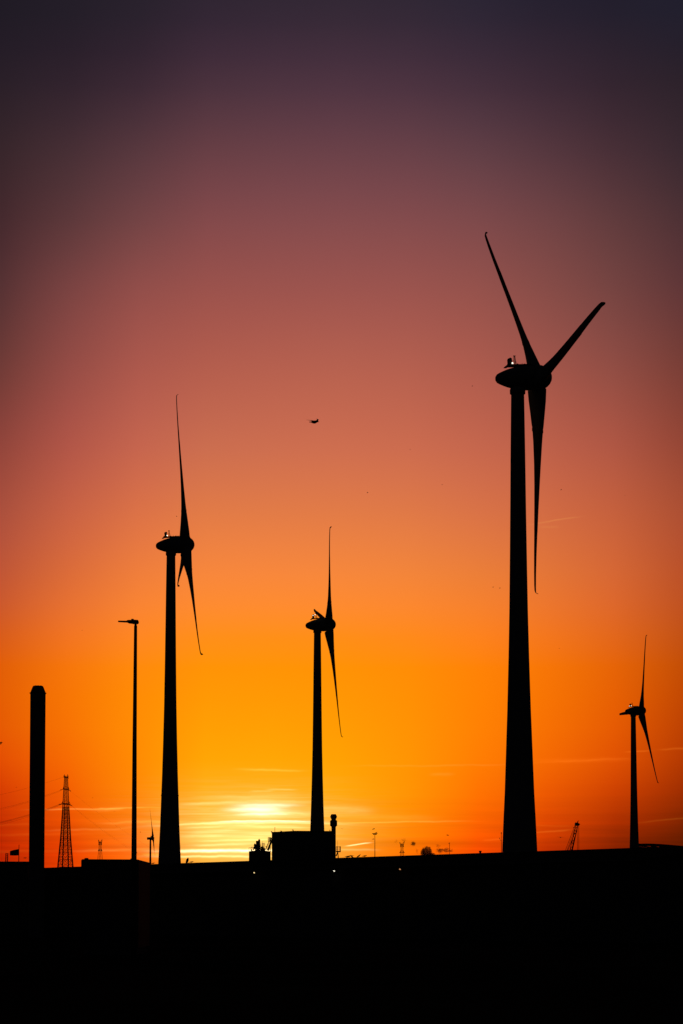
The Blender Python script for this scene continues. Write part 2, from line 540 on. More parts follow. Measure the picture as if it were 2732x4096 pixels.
NAC = [(0.02, -8.15), (.42, -8.08), (.78, -7.82), (1.02, -7.4), (1.32, -6.7), (1.62, -5.9), (1.86, -5.0), (2.06, -4.0), (2.2, -3.0),
       (2.27, -2.0), (2.28, -1.25), (2.2, -1.15)]
SPIN = [(2.18, -1.1), (2.28, -1.0), (2.28, 0.0), (2.2, .5), (2.03, 1.0), (1.72, 1.5), (1.28, 1.95), (.78, 2.24), (.35, 2.36), (.02, 2.4)]
TO_AXIS = Matrix.Rotation(math.pi / 2, 4, 'Y')      # local z -> +x (rotor axis)
NACELLE = MB().lathe(NAC, 40, TO_AXIS).mesh('nacelle', M['turbine'], True)
SPINNER = MB().lathe(SPIN, 40, TO_AXIS).mesh('spinner', M['turbine'], True)
TOWER_P = [(3.7, 0), (3.45, 6), (3.15, 12.7), (2.9, 18.3), (2.66, 23), (2.47, 28.2), (2.28, 33.6), (2.12, 38), (1.87, 47), (1.67, 56),
           (1.53, 66), (1.42, 75), (1.33, 84), (1.18, 95.4)]
TOWER_TOP = 95.4
TOWER = MB().lathe(TOWER_P, 48).mesh('tower', M['turbine'], True)
TFLANGE = MB().lathe([(2.26, 33.35), (2.4, 33.4), (2.4, 33.75), (2.26, 33.8)], 48).mesh('tower_flange', M['turbine'], True)
TDOOR = MB().box((0, -3.58, 2.3), (1.1, .3, 2.3)).mesh('tower_door', M['door'])
TBASE = MB().lathe([(5.2, 0.02), (5.2, .35), (3.75, .5)], 32).mesh('foundation', M['concrete'])
RING = MB().lathe([(1.22, -.55), (1.4, -.5), (1.42, .15), (1.3, .5)], 32).mesh('yaw_ring', M['turbine'], True)
DECK = MB().box((-3.8, 0, 2.28), (4.4, 1.9, .12)).box((-6.05, 0, 2.06), (.55, 1.2, .10))
for xx in (-5.9, -5.0, -4.1, -3.2, -2.3, -1.7):
    for yy in (-.9, .9):
        DECK.bar((xx, yy, 2.3), (xx, yy, 2.52), .035, n=5)
for xx, hh in ((-3.9, .22), (-3.3, .15), (-2.6, .2), (-2.0, .12), (-5.6, .3)):
    DECK.box((xx, -.2, 2.32 + hh / 2), (.3, .5, hh))
DECK = DECK.mesh('roof_deck', M['dark'])
COOLER = MB().box((-5.25, 0, 2.95), (.62, 1.1, 1.15)).ball((-5.12, 0, 3.5), .3, 10, 6).ball((-5.35, .1, 3.42), .28, 10, 6).mesh('cooler_box', M['dark'])
MAST = MB()
for dx_, dy_ in ((-.12, -.12), (.12, -.12), (.12, .12), (-.12, .12)):
    MAST.bar((-4.3 + dx_ * 1.4, dy_ * 1.4, 2.3), (-4.3 + dx_ * .8, dy_ * .8, 4.05), .035, n=5)
for k in range(6):
    z0 = 2.4 + k * .28
    MAST.bar((-4.42, -.12, z0), (-4.18, .12, z0 + .28), .025, n=4).bar((-4.18, -.12, z0), (-4.42, .12, z0 + .28), .025, n=4)
MAST.box((-4.3, 0, 4.1), (.42, .3, .06)).bar((-4.3, 0, 3.9), (-3.85, 0, 2.3), .02, n=4).bar((-4.3, 0, 3.3), (-5.2, 0, 3.1), .025, n=4)
MAST = MAST.mesh('sensor_mast', M['dark'])
LAMP1 = MB().ball((-4.92, -.62, 2.62), .15, 10, 6).mesh('obstruction_light', M['lamp_white'])
LAMP2 = MB().ball((-5.38, -.75, 3.3), .13, 10, 6).mesh('obstruction_light', M['lamp_white'])
LAMP3 = MB().ball((-4.62, -.75, 3.55), .13, 10, 6).mesh('obstruction_light', M['lamp_white'])
LAMP4 = MB().ball((-5.85, -.75, 2.55), .15, 10, 6).mesh('obstruction_light', M['lamp_white'])
LAMP5 = MB().ball((-5.0, -.75, 2.62), .15, 10, 6).mesh('obstruction_light', M['lamp_white'])


def turbine(D, X, Z, yaw, th, rtilt, label, lamps, dz=0.0):
    """hub at X, D, Z; rotor axis points right and slightly away, turned by yaw; th = bearing of the first blade"""
    ax = Vector((math.cos(R(yaw)), math.sin(R(yaw)), 0))
    base_p = Vector((X, D, 0)) - ax * 4.0
    t = empty('wind_turbine', base_p)
    tag(t, label, 'wind turbine', 'egg-headed wind turbines')
    k = (Z - 2.2 - .35) / TOWER_TOP
    put(TOWER, 'tower', t, Matrix.Diagonal((1, 1, k, 1)))
    if Z > 101.2:
        put(TFLANGE, 'tower_flange', t)
    put(TDOOR, 'tower_door', t)
    put(TBASE, 'foundation', t)
    put(RING, 'yaw_ring', t, Matrix.Translation((0, 0, Z - 2.3)))
    hub = Vector((4.0 * ax.x, 4.0 * ax.y, Z))
    rz = Matrix.Rotation(R(yaw), 4, 'Z')
    nm = Matrix.Translation(hub + Vector((0, 0, dz))) @ rz @ Matrix.Rotation(-R(4.0), 4, 'Y')
    nac = put(NACELLE, 'nacelle', t, nm)
    put(DECK, 'roof_deck', nac)
    put(COOLER, 'cooler_box', nac)
    put(MAST, 'sensor_mast', nac)
    for l in lamps:
        put(l, 'obstruction_light', nac)
    rm = Matrix.Translation(hub) @ rz @ Matrix.Rotation(-R(rtilt), 4, 'Y')
    put(SPINNER, 'spinner', t, nm)
    # rotor frame: +x axis (upwind), y side (away), z up
    for j in range(3):
        q = R(th + 120 * j)
        rad = Vector((0, -math.sin(q), math.cos(q)))
        lead = Vector((0, math.cos(q), math.sin(q)))
        up_ = Vector((1, 0, 0))
        mm = Matrix.Identity(4)
        for i in range(3):
            mm[i][0], mm[i][1], mm[i][2] = lead[i], up_[i], rad[i]
        b = put(BLADE, 'blade', t, rm @ mm)
        put(JOINT, 'blade_joint', b)
        put(FLANGE, 'blade_flange', b)
    return t


turbine(381.1, 35.85, 98.57, 9.99, -33.29, 7.0, 'largest and nearest wind turbine, two blades raised, right of centre', [LAMP1], .35)
turbine(573.1, -42.35, 101.69, 7.63, 23.17 - 0, 5.0, 'second largest wind turbine, standing right of the street lamp', [LAMP1], .2)
turbine(726.6, -4.31, 100.9, 6.51, 45.3, 5.0, 'wind turbine rising behind the square industrial hall', [LAMP2, LAMP3], .15)
turbine(1033.5, 146.33, 100.57, 6.94, 32.84, 5.0, 'small wind turbine near the right edge beside the truss', [LAMP4, LAMP5], .1)

# distant turbine of another make, boxy nacelle and ring generator
FT_D = 2880.0
hubp = at(612.5, 3352, FT_D)
t = empty('distant_wind_turbine', (at(601.5, 3400, FT_D).x, FT_D, 0))
tag(t, 'tiny distant wind turbine with boxy nacelle, between street lamp and thick tower', 'wind turbine')
twx = t.location.x
MB().lathe([(1.9, 0), (1.55, 50), (1.15, hubp.z - 1.6)], 24).build('tower', M['turbine'], t, True)
hx, hz = hubp.x - twx, hubp.z
MB().box((hx - 5.3, 0, hz - .6), (5.8, 3.0, 3.2), Matrix.Rotation(R(-4), 3, 'Y')).build('nacelle', M['turbine'], t)
MB().lathe([(1.8, -3.0), (2.9, -2.9), (2.9, -1.2), (1.9, -1.1)], 24, Matrix.Translation((hx, 0, hz)) @ TO_AXIS).build('generator_ring', M['turbine'], t, True)
MB().lathe([(1.7, -1.1), (2.0, 0), (1.5, 1.0), (.5, 1.7), (.02, 1.8)], 20, Matrix.Translation((hx, 0, hz)) @ TO_AXIS).build('spinner', M['turbine'], t, True)
MB().bar((hx - 3.6, 0, hz + 1), (hx - 3.8, 0, hz + 3.8), .12, n=5).build('wind_sensor', M['dark'], t)
for j, (q, sx_) in enumerate(((-3, 0), (117, 0), (237, 0))):
    yawf = R(4)
    rm = Matrix.Translation((hx, 0, hz)) @ Matrix.Rotation(yawf, 4, 'Z') @ Matrix.Rotation(-R(6), 4, 'Y')
    q = R(q)
    mm = Matrix.Identity(4)
    for i, (a, b, c) in enumerate(((0, 1, 0), (math.cos(q), 0, -math.sin(q)), (math.sin(q), 0, math.cos(q)))):
        mm[i][0], mm[i][1], mm[i][2] = a, b, c
    put(BLADE, 'blade', t, rm @ mm)

# ------------------------------------------------------------------ long low warehouse in front
RZ = 5.9
pl = at_z(150, 3474.5, RZ)
pr = at_z(3000, 3379.5, RZ)
dirw = Vector((pr.x - pl.x, pr.y - pl.y, 0))
LEN = dirw.length
dirw.normalize()
nrm = Vector((dirw.y, -dirw.x, 0))          # towards the camera
if nrm.y > 0:
    nrm = -nrm
wh = empty('warehouse', (pl.x, pl.y, 0), math.atan2(dirw.y, dirw.x))
tag(wh, 'long low dark warehouse whose roofline rises to the right across the picture', 'warehouse')
# local frame: x along the ridge, -y to the camera
DEP, EZ = 9.0, 4.9
body = MB()
sec = lambda x: [(x, -DEP, 0), (x, DEP, 0), (x, DEP, EZ), (x, 0, RZ - .12), (x, -DEP, EZ)]
body.loft([sec(0), sec(LEN)])
body.build('wall', M['cladding'], wh)
for side in (-1, 1):
    sl = MB()
    th = .1
    y1, z1 = side * (DEP + .35), EZ - (RZ - EZ) * .35 / DEP
    sl.loft([[(x, 0, RZ - .1), (x, y1, z1 + .02), (x, y1, z1 + .1), (x, 0, RZ)] for x in (-.2, LEN + .2)])
    rf = sl.build('roof', M['roof'], wh)
    if side == -1:
        sm = MB()
        k = 0.0
        while k < LEN:
            sm.loft([[(x, 0, RZ - .01), (x, y1, z1 + .09), (x, y1, z1 + .13), (x, 0, RZ + .03)] for x in (k, k + .06)])
            k += .9
        so = sm.build('roof_seam', M['roof'], rf)
        so['kind'] = 'stuff'
MB().box((LEN / 2, 0, RZ + .01), (LEN, .5, .08)).build('ridge_cap', M['roof'], wh)
MB().box((LEN / 2, -DEP - .42, EZ - .02), (LEN, .14, .14)).build('gutter', M['steel'], wh)
for k in range(6):
    x = 5 + k * (LEN - 10) / 5.5
    MB().box((x, -DEP - .03, 1.9), (3.6, .08, 3.8)).build('roller_door', M['door'], wh)


def on_roof(u):
    """point on the ridge of the warehouse seen at photo column u"""
    a = Vector((pl.x, pl.y)); b = Vector((pr.x, pr.y))
    k = (u - CX) / FPX
    # x = k * depth along view; solve a + s (b - a) on the ray, using forward depth
    lo, hi = 0.0, 1.0
    for _ in range(50):
        m_ = (lo + hi) / 2
        p = a.lerp(b, m_)
        d = Vector((p.x, p.y, RZ)) - EYE
        if d.x / d.dot(FW) < k:
            lo = m_
        else:
            hi = m_
    p = a.lerp(b, (lo + hi) / 2)
    return Vector((p.x, p.y, RZ + .03))


def wall_lamp(u, v, m, label):
    # on the camera-side wall: intersect the ray with that plane
    p0 = Vector((pl.x, pl.y, 0)) + nrm * (DEP + .25)
    r = ray(u, v)
    s = (p0 - EYE).dot(nrm) / r.dot(nrm)
    p = EYE + r * s
    t = empty('wall_lamp', p, math.atan2(dirw.y, dirw.x))
    tag(t, label, 'lamp', 'lamps on the warehouse wall')
    MB().box((0, .14, 0), (.12, .22, .12)).box((0, -.03, .07), (.28, .22, .05)).build('bracket', M['dark'], t)
    MB().box((0, -.03, 0), (.085, .08, .04), Matrix.Rotation(R(35), 3, 'Y')).build('bulb', m, t)


wall_lamp(1018, 3491, M['lamp_warm'], 'small warm wall lamp below the storage tank, leftmost of three')
wall_lamp(1338, 3484, M['lamp_dim'], 'small white wall lamp below the exhaust stack, middle of three')
wall_lamp(1601, 3477, M['lamp_amber'], 'small dim amber wall lamp below the far pylon, rightmost of three')

# box vent on the roof and a little roof cowl
pv = on_roof(1921)
e = empty('roof_vent', pv)
tag(e, 'small square vent box on the warehouse roof left of largest turbine', 'vent')
MB().box((0, 0, .05), (.13, .13, .12)).build('neck', M['dark'], e)
MB().box((0, 0, .14), (.18, .18, .09)).build('hood', M['dark'], e)

# ------------------------------------------------------------------ left: block, flag, ladder, chimney
BD = 178.0
bz = at(60, 3446, BD).z
bx0, bx1 = at(-420, 3446, BD).x, at(112, 3446, BD).x
bk = empty('flat_roofed_block', ((bx0 + bx1) / 2, BD, 0))
tag(bk, 'low flat roofed block at the left edge, left of the chimney', 'building')
MB().box((0, 4, bz / 2 - .1), (bx1 - bx0, 8, bz - .2)).build('wall', M['cladding'], bk)
MB().box((0, 4, bz - .1), (bx1 - bx0 + .2, 8.2, .2)).build('roof', M['roof'], bk)
MB().box((bx1 - bx0) and (-1.5, -.03, 1.1), (1.0, .08, 2.1)).build('door', M['door'], bk)

fp = at(75, 3446, BD + 2)
ft = at(75.5, 3381, BD + 2)
fl = empty('flagpole', (fp.x, fp.y, bz))
tag(fl, 'thin flagpole with a dark flag flying to the left, by the chimney', 'flagpole')
hpole = ft.z - bz
MB().bar((0, 0, 0), (.01, 0, hpole), .034, .022, 8).ball((.01, 0, hpole + .02), .03, 8, 5).build('pole', M['steel'], fl, True)
px = BD / FPX
fv = []
nx, nz_ = 14, 8
fm = MB()
grid = []
for i in range(nx + 1):
    s = i / nx
    top = (3446 - (3393.5 + 7.5 * s ** 1.3)) * px
    bot = (3446 - (3419 + .8 * math.sin(s * 3))) * px
    if i == nx:
        top -= .03
    rowp = []
    for j in range(nz_ + 1):
        w = j / nz_
        rowp.append(Vector((-s * 36.5 * px, .06 * math.sin(s * 7 + w * 1.5) * s, bot + (top - bot) * w)))
    grid.append(rowp)
for sgn in (0, 1):
    o = len(fm.v)
    for i in range(nx + 1):
        for j in range(nz_ + 1):
            fm.v.append(grid[i][j] + Vector((0, .008 * (1 if sgn else -1), 0)))
    for i in range(nx):
        for j in range(nz_):
            a = o + i * (nz_ + 1) + j
            q = (a, a + nz_ + 1, a + nz_ + 2, a + 1)
            fm.f.append(q if not sgn else q[::-1])
flago = fm.build('flag', M['flag'], fl, True)

lp = at(27, 3446, BD + 2)
ld = empty('roof_ladder', (lp.x, lp.y, bz))
tag(ld, 'short upright ladder on the flat roof left of the flag', 'ladder')
for du in (-4.0, 3.6):
    MB().bar((du * px - .01, 0, 0), (du * px + .012, 0, 36 * px), .042, .042, 6).build('rail', M['dark'], ld)
for k in range(5):
    MB().bar((-4 * px, 0, (5 + k * 7.4) * px), (3.8 * px, 0, (5 + k * 7.4) * px), .018, .018, 5).build('rung', M['dark'], ld)

CD = 150.0
cpx = CD / FPX
cb_ = at(149.3, 3100, CD)
ch = empty('chimney', (cb_.x, CD, 0))
tag(ch, 'thick straight chimney with a tapered cap, tallest thing at the left edge', 'chimney')
ztop = at(149.5, 2745, CD).z
zfl = at(149.5, 2772.5, CD).z
zsh = at(149.5, 2766, CD).z
w = 30.6 * cpx
MB().lathe([(w * 1.012, 0), (w, zfl)], 40).build('shaft', M['concrete'], ch, True)
MB().lathe([(w, zfl - .07), (w + .06, zfl - .01), (w + .06, zfl + .02), (w - .02, zfl + .05)], 40).build('collar', M['dark'], ch, True)
MB().lathe([(w * .97, zfl + .04), (w * .955, zsh), (w * .67, ztop), (w * .5, ztop + .005)], 40).build('cap', M['concrete'], ch, True)
lum = MB()
for k in range(9):
    a = 2 * math.pi * k / 9
    lum.ball((w * .5 * math.cos(a), w * .5 * math.sin(a), ztop), .05 + .02 * random.random(), 8, 5, (1.6, 1.6, .6))
lum.build('rim', M['concrete'], ch)

# ------------------------------------------------------------------ street lamp and cabin
SD = 84.0
spx = SD / FPX
sp = at(536, 3655, SD)
sl = empty('street_lamp', (sp.x, SD, 0))
tag(sl, 'tall slim street lamp with one flat luminaire pointing left', 'street lamp')
zp = lambda v: at(540, v, SD).z
xp = lambda u, v: at(u, v, SD).x - sp.x
MB().loft([[Vector((xp(u, v) + r * spx * math.cos(2 * math.pi * k / 20), r * spx * math.sin(2 * math.pi * k / 20), zp(v)))
            for k in range(20)] for (u, v, r) in ((535, 3826, 11.8), (536, 3436, 10.8), (538.5, 2960, 8.6), (542.4, 2503.5, 6.3))]).build('pole', M['dark'], sl, True)
MB().bar((xp(542.3, 2504), 0, zp(2504.5)), (xp(542.3, 2494), 0, zp(2492)), 4.9 * spx, 4.9 * spx, 16).build('spigot', M['steel'], sl, True)


def prism(mb, pts, depth, bevel=0.0):
    """pts: u, v outline seen from the camera, extruded in y"""
    rings = []
    cx_, cy_ = sum(p[0] for p in pts) / len(pts), sum(p[1] for p in pts) / len(pts)
    for y, s in ((-depth / 2, .72), (-depth / 2 + bevel, 1.0), (depth / 2 - bevel, 1.0), (depth / 2, .72)):
        rings.append([Vector((xp(cx_ + (u - cx_) * s, v), y, zp(cy_ + (v - cy_) * s))) for u, v in pts])
    return mb.loft(rings)


prism(MB(), [(504, 2486.5), (509, 2482.5), (514, 2481), (526, 2480.7), (538, 2480.2), (552.5, 2481), (554, 2485), (555, 2488.5), (553, 2493.5),
             (550, 2495.5), (538, 2495.3), (530, 2494.2), (516, 2493), (509, 2489.5)], .34, .06).build('luminaire_housing', M['dark'], sl)
prism(MB(), [(472.5, 2487), (475, 2484), (505, 2484.5), (510, 2485), (510, 2488.7), (503, 2488.6)], .30, .02).build('light_panel', M['dark'], sl)
prism(MB(), [(525, 2481.5), (525, 2477), (526.5, 2475.4), (534, 2475.6), (535.5, 2477.5), (535.5, 2481.5)], .1, .015).build('photocell', M['dark'], sl)
MB().ball((xp(533.5, 2495), 0, zp(2495)), 2.6 * spx, 8, 6).build('lens', M['glass'], sl)
MB().box((xp(545.3, 3411), -.02, zp(3411)), (.05, .06, .05)).build('socket_box', M['dark'], sl)

KD = 88.0
kpx = KD / FPX
kx0, kx1 = at(324.5, 3440, KD).x, at(555, 3440, KD).x
kz = at(440, 3436.5, KD).z
kb = empty('cabin', ((kx0 + kx1) / 2, KD, 0))
tag(kb, 'dark box cabin with rounded corners and small roof cap, beneath the street lamp', 'cabin')
hw = (kx1 - kx0) / 2
prof = [(-hw, .3), (-hw, kz - .06), (-hw + .02, kz - .02), (-hw + .06, kz), (hw - .05, kz - .012), (hw - .015, kz - .03), (hw, kz - .07), (hw, .3)]
MB().loft([[(x, y, z) for x, z in prof] for y in (0, 5.2)]).build('body', M['cladding'], kb)
MB().box((0, 2.6, .18), (hw * 1.85, 5.0, .36)).build('plinth', M['concrete'], kb)
for sx_ in (-.5, .5):
    MB().box((sx_ * hw * .96, -.02, kz * .5), (hw * .92, .05, kz * .8)).build('door_leaf', M['door'], kb)
xa = at(340, 3432, KD).x - kb.location.x
MB().lathe([(8.2 * kpx, kz - .01), (8.4 * kpx, kz + .03), (7.0 * kpx, kz + .058), (.02, kz + .062)], 20, Matrix.Translation((xa, .5, 0))).build('roof_cap', M['dark'], kb, True)
xb = at(522, 3437, KD).x - kb.location.x
MB().ball((xb, .3, kz - .005), .045, 10, 6).build('marker_light', M['dark'], kb)

# ------------------------------------------------------------------ industrial hall with stack, tank, walkways
HD = 300.0
hpx = HD / FPX
hz = lambda v: at(1215, v, HD).z
hx = lambda u: at(u, 3400, HD).x
hc = hx(1215)
hall = empty('industrial_hall', (hc, HD, 0))
tag(hall, 'square windowless industrial hall in front of the middle turbine', 'building')
X = lambda u: hx(u) - hc
xl, xr = X(1087), X(1326)
zl, zm, zr = hz(3328), hz(3323), hz(3324)
MB().loft([[(xl, y, 0), (xr, y, 0), (xr, y, zr - .15), (X(1180), y, zm - .15), (xl, y, zl - .15)] for y in (0, 11)]).build('wall', M['cladding'], hall)
MB().loft([[(xl - .06, y, zl - .15), (X(1180), y, zm - .15), (xr + .05, y, zr - .15), (xr + .05, y, zr), (X(1180), y, zm), (xl - .06, y, zl)] for y in (-.1, 11.1)]).build('roof', M['roof'], hall)
for k, u in enumerate((1120, 1180, 1240, 1300)):
    MB().box((X(u), -.05, zm * .45), (.12, .08, zm * .85)).build('wall_rib', M['steel'], hall)
MB().box((X(1150), -.04, 1.6), (2.4, .06, 3.2)).build('door', M['door'], hall)
for (u, v, wd, hh) in ((1086.5, 3327.5, 6, 3.0), (1172, 3321.8, 7, 3.5), (1125, 3325, 8, 1.6), (1320, 3322.5, 5, 3)):
    e_ = MB().box((X(u), .3, hz(v) + hh * hpx * .2), (wd * hpx * .5, .25, hh * hpx))
    e_.box((X(u) - .05, .3, hz(v) + hh * hpx * .8), (wd * hpx, .3, .06)).build('roof_fan', M['dark'], hall)
MB().bar((X(1099), .4, zl), (X(1099), .4, hz(3310)), .035, n=5).box((X(1099), .4, hz(3310)), (.16, .06, .05)).build('antenna', M['dark'], hall)

st = []
for (v, w_) in ((3655, 9.6), (3310, 9.6), (3306.5, 11), (3303.5, 15.5), (3285, 15.5), (3279.5, 9.8), (3278.5, 9.7)):
    st.append((w_ * hpx, max(hz(v), 0)))
stack = MB().lathe(st, 8, Matrix.Translation((X(1334.5), -.6, 0)), math.pi / 8).build('exhaust_stack', M['steel'], hall)
MB().lathe([(9.6 * hpx, hz(3279)), (15.0 * hpx, hz(3268)), (14.9 * hpx, hz(3267.3)), (10 * hpx, hz(3257.6))], 8, Matrix.Translation((X(1334.5), -.6, 0)), math.pi / 8).build('cowl', M['steel'], stack)
pfz = hz(3406)
pf = MB().box((X(1353.5), .3, pfz), (19 * hpx, 1.1, 4.2 * hpx))
pf.bar((X(1345), .2, hz(3424)), (X(1352), .2, pfz), .09, n=5)
plat = pf.build('platform', M['steel'], hall)
pc = X(1351.5)
MB().bar((pc + .07, .3, max(0, hz(3440))), (pc, .3, pfz), .1, .045, 6).build('platform_leg', M['steel'], hall)
rl = MB()
for u in (1345, 1348.5, 1350.5, 1356.5, 1361.3):
    rl.bar((X(u), -.2, pfz), (X(u), -.2, hz(3385.5)), .07 if u > 1360 else .03, n=5)
for v in (3385.8, 3392, 3398.5):
    rl.bar((X(1345), -.2, hz(v)), (X(1361.5), -.2, hz(v)), .022, n=5)
rl.build('railing', M['steel'], plat)
MB().bar((X(1350.5), -.2, pfz), (X(1350.5), -.2, hz(3361)), .022, .012, 5).build('whip_antenna', M['dark'], plat)
# covered conveyor and stair head on the left wall
cv = MB()
cv.bar((X(1071), .8, hz(3402)), (X(1086.5), .8, hz(3360)), 3.6 * hpx, 3.6 * hpx, 8)
cv.build('conveyor', M['steel'], hall)
MB().box((X(1086), .8, hz(3358)), (5 * hpx, 1.2, 16 * hpx)).build('transfer_box', M['steel'], hall)
sh = MB().box((X(1078.5), .2, hz(3364.8)), (13 * hpx, .9, 1.8 * hpx))
landing = sh.build('stair_landing', M['steel'], hall)
r2 = MB()
for u in (1072, 1074.3, 1077, 1079.5, 1082):
    r2.bar((X(u), -.2, hz(3364.5)), (X(u), -.2, hz(3349.7)), .028 if u < 1079 else .055, n=5)
for v in (3349.7, 3357):
    r2.bar((X(1071.5), -.2, hz(v)), (X(1084), -.2, hz(v)), .022, n=5)
r2.build('railing', M['steel'], landing)
s2 = MB()
s2.bar((X(1075.5), 0, hz(3366)), (X(1061), 0, hz(3400)), .05, n=5).bar((X(1082), 0, hz(3366)), (X(1068), 0, hz(3400)), .03, n=5)
for k in range(9):
    w = k / 9
    s2.box((X(1075.5 - 14.5 * w) + .05, .2, hz(3366 + 34 * w)), (.2, .6, .03))
s2.build('stairway', M['steel'], hall)
lad = MB()
for u in (1079.3, 1081.6):
    lad.bar((X(u), .3, max(0, hz(3445))), (X(u), .3, hz(3366)), .03, n=5)
for k in range(14):
    lad.bar((X(1079.3), .3, hz(3440 - k * 5)), (X(1081.6), .3, hz(3440 - k * 5)), .018, n=4)
lad.build('wall_ladder', M['steel'], hall)

TD = 296.0
tk = empty('storage_tank', (at(1037, 3400, TD).x, TD + 1.6, 0))
tag(tk, 'round storage tank topped with filters and pipes, left of the hall', 'tank')
TX = lambda u: at(u, 3400, TD).x - tk.location.x
tz = lambda v: at(1037, v, TD).z
rt = 43 * hpx
MB().lathe([(rt, 0), (rt, tz(3405)), (rt * .96, tz(3404)), (rt * .5, tz(3401)), (.05, tz(3400))], 40).build('shell', M['steel'], tk, True)
MB().lathe([(rt, tz(3406)), (rt + .06, tz(3405.6)), (rt + .06, tz(3404.4)), (rt, tz(3404))], 40).build('rim', M['steel'], tk)
fl_ = MB().box((TX(1030), 0, tz(3380)), (15 * hpx, 1.1, 36 * hpx)).box((TX(1035), 0, tz(3378)), (7.5 * hpx, 1.0, 40 * hpx))
fl_.build('filter_tower', M['dark'], tk)
MB().box((TX(1035), 0, tz(3357.5)), (8 * hpx, .5, 2.2 * hpx)).bar((TX(1035), 0, tz(3358)), (TX(1035.2), 0, tz(3353)), .06, .03, 6).build('vent_head', M['dark'], tk)
hop = MB()
hop.loft([[(TX(u), y, tz(v)) for (u, v) in ((1013.5, 3379), (1017, 3372), (1022, 3375.5), (1023, 3389), (1015, 3389))] for y in (-.5, .5)])
hop.build('hopper', M['dark'], tk)
fr = MB()
for (a, b, r_) in (((1012.5, 3400), (1013.5, 3386), .08), ((1020, 3402), (1021, 3388), .09), ((1028, 3402), (1027, 3390), .2), ((1024, 3402), (1031, 3390), .1),
                   ((1036, 3402), (1036, 3384), .12), ((1041, 3401), (1048, 3388), .08), ((1047, 3402), (1041, 3390), .08), ((1051, 3402), (1050, 3385), .12),
                   ((1013, 3388), (1024, 3396), .07), ((1024, 3388), (1013, 3396), .07), ((1033, 3395), (1050, 3396), .1), ((1056, 3403), (1055, 3391), .1),
                   ((1058, 3404), (1057, 3391), .07), ((1012, 3391), (1026, 3391), .14), ((1044, 3386), (1053, 3392), .16)):
    fr.bar((TX(a[0]), -.2, tz(a[1])), (TX(b[0]), -.2, tz(b[1])), r_, n=6)
fr.build('pipe_frame', M['dark'], tk)
MB().box((TX(1044), 0, tz(3387)), (15 * hpx, 1.2, 3.5 * hpx)).build('deck', M['dark'], tk)
r3 = MB()
for (u, v0, v1, r_) in ((1049.4, 3386, 3371.5, .05), (1053.2, 3402, 3371.5, .03), (1057.3, 3402, 3374, .03), (1048.9, 3372, 3362, .018), (1040, 3386, 3377, .03)):
    r3.bar((TX(u), -.4, tz(v0)), (TX(u), -.4, tz(v1)), r_, n=5)
for v in (3371.3, 3376, 3381.5):
    r3.bar((TX(1039), -.4, tz(v)), (TX(1060 if v < 3372 else 1050), -.4, tz(v)), .022, n=5)
r3.bar((TX(1057), -.4, tz(3376)), (TX(1057), -.4, tz(3373.5)), .07, n=6)
r3.build('deck_railing', M['steel'], tk)
r4 = MB()
for u in (993.8, 999, 1003):
    r4.bar((TX(u), -.3, tz(3404)), (TX(u), -.3, tz(3389.5)), .022, n=5)
r4.bar((TX(993.5), -.3, tz(3389.5)), (TX(1008), -.3, tz(3389.5)), .022, n=5)
r4.bar((TX(1004.5), -.3, tz(3404)), (TX(1004.5), -.3, tz(3394)), .13, .03, 6)
r4.build('edge_railing', M['steel'], tk)
for nm_, u, v in (('floodlight', 1006.5, 3387.3), ('floodlight', 1064, 3385)):
    MB().box((TX(u), -.3, tz(v)), (7 * hpx, .3, 1.6 * hpx)).bar((TX(u) + .05, -.3, tz(v)), (TX(u) + .05, -.3, tz(v + 17)), .02, n=5).build(nm_, M['dark'], tk)

# ------------------------------------------------------------------ lamp masts behind the warehouse
md = 350.0
mpx = md / FPX
b0 = at(1499.5, 3400, md)
hm = empty('floodlight_mast', (b0.x, md, 0))
tag(hm, 'tall mast with a round floodlight crown, a bird sitting on it', 'lamp mast')
mz = lambda v: at(1499, v, md).z
MB().lathe([(2.2 * mpx, 0), (1.5 * mpx, mz(3420)), (.95 * mpx, mz(3334))], 12).build('pole', M['steel'], hm, True)
MB().lathe([(3, mz(3339)), (8.3, mz(3336.2)), (12.2, mz(3334.4)), (11, mz(3333.2)), (3, mz(3333))] and
           [(3 * mpx, mz(3337.6)), (8.2 * mpx, mz(3336.0)), (12 * mpx, mz(3334.6)), (11 * mpx, mz(3333.4)), (3 * mpx, mz(3333.2))], 20).build('crown', M['dark'], hm)
for k in range(6):
    a = 2 * math.pi * k / 6 + .3
    MB().box((6.5 * mpx * math.cos(a), 6.5 * mpx * math.sin(a), mz(3337.5)), (3 * mpx, 3 * mpx, 2.6 * mpx)).build('floodlight', M['dark'], hm)
MB().box((-.7 * mpx, -.1, mz(3344.5)), (1.6 * mpx, .1, 2 * mpx)).build('junction_box', M['dark'], hm)

b0 = at(1798, 3400, 420)
pm = empty('lamp_post', (b0.x, 420, 0))
tag(pm, 'thin lamp post with a small double head beside the grey smoke wisps', 'lamp post')
z0 = at(1798, 3373, 420).z
q = 420 / FPX
MB().lathe([(1.3 * q, 0), (.85 * q, z0)], 10).build('pole', M['steel'], pm, True)
MB().box((-2.8 * q, 0, z0), (3.0 * q, .25, 2.2 * q)).build('lamp_head', M['dark'], pm)
MB().box((.6 * q, 0, z0 + .05), (2.2 * q, .25, 3.2 * q)).build('lamp_head', M['dark'], pm)

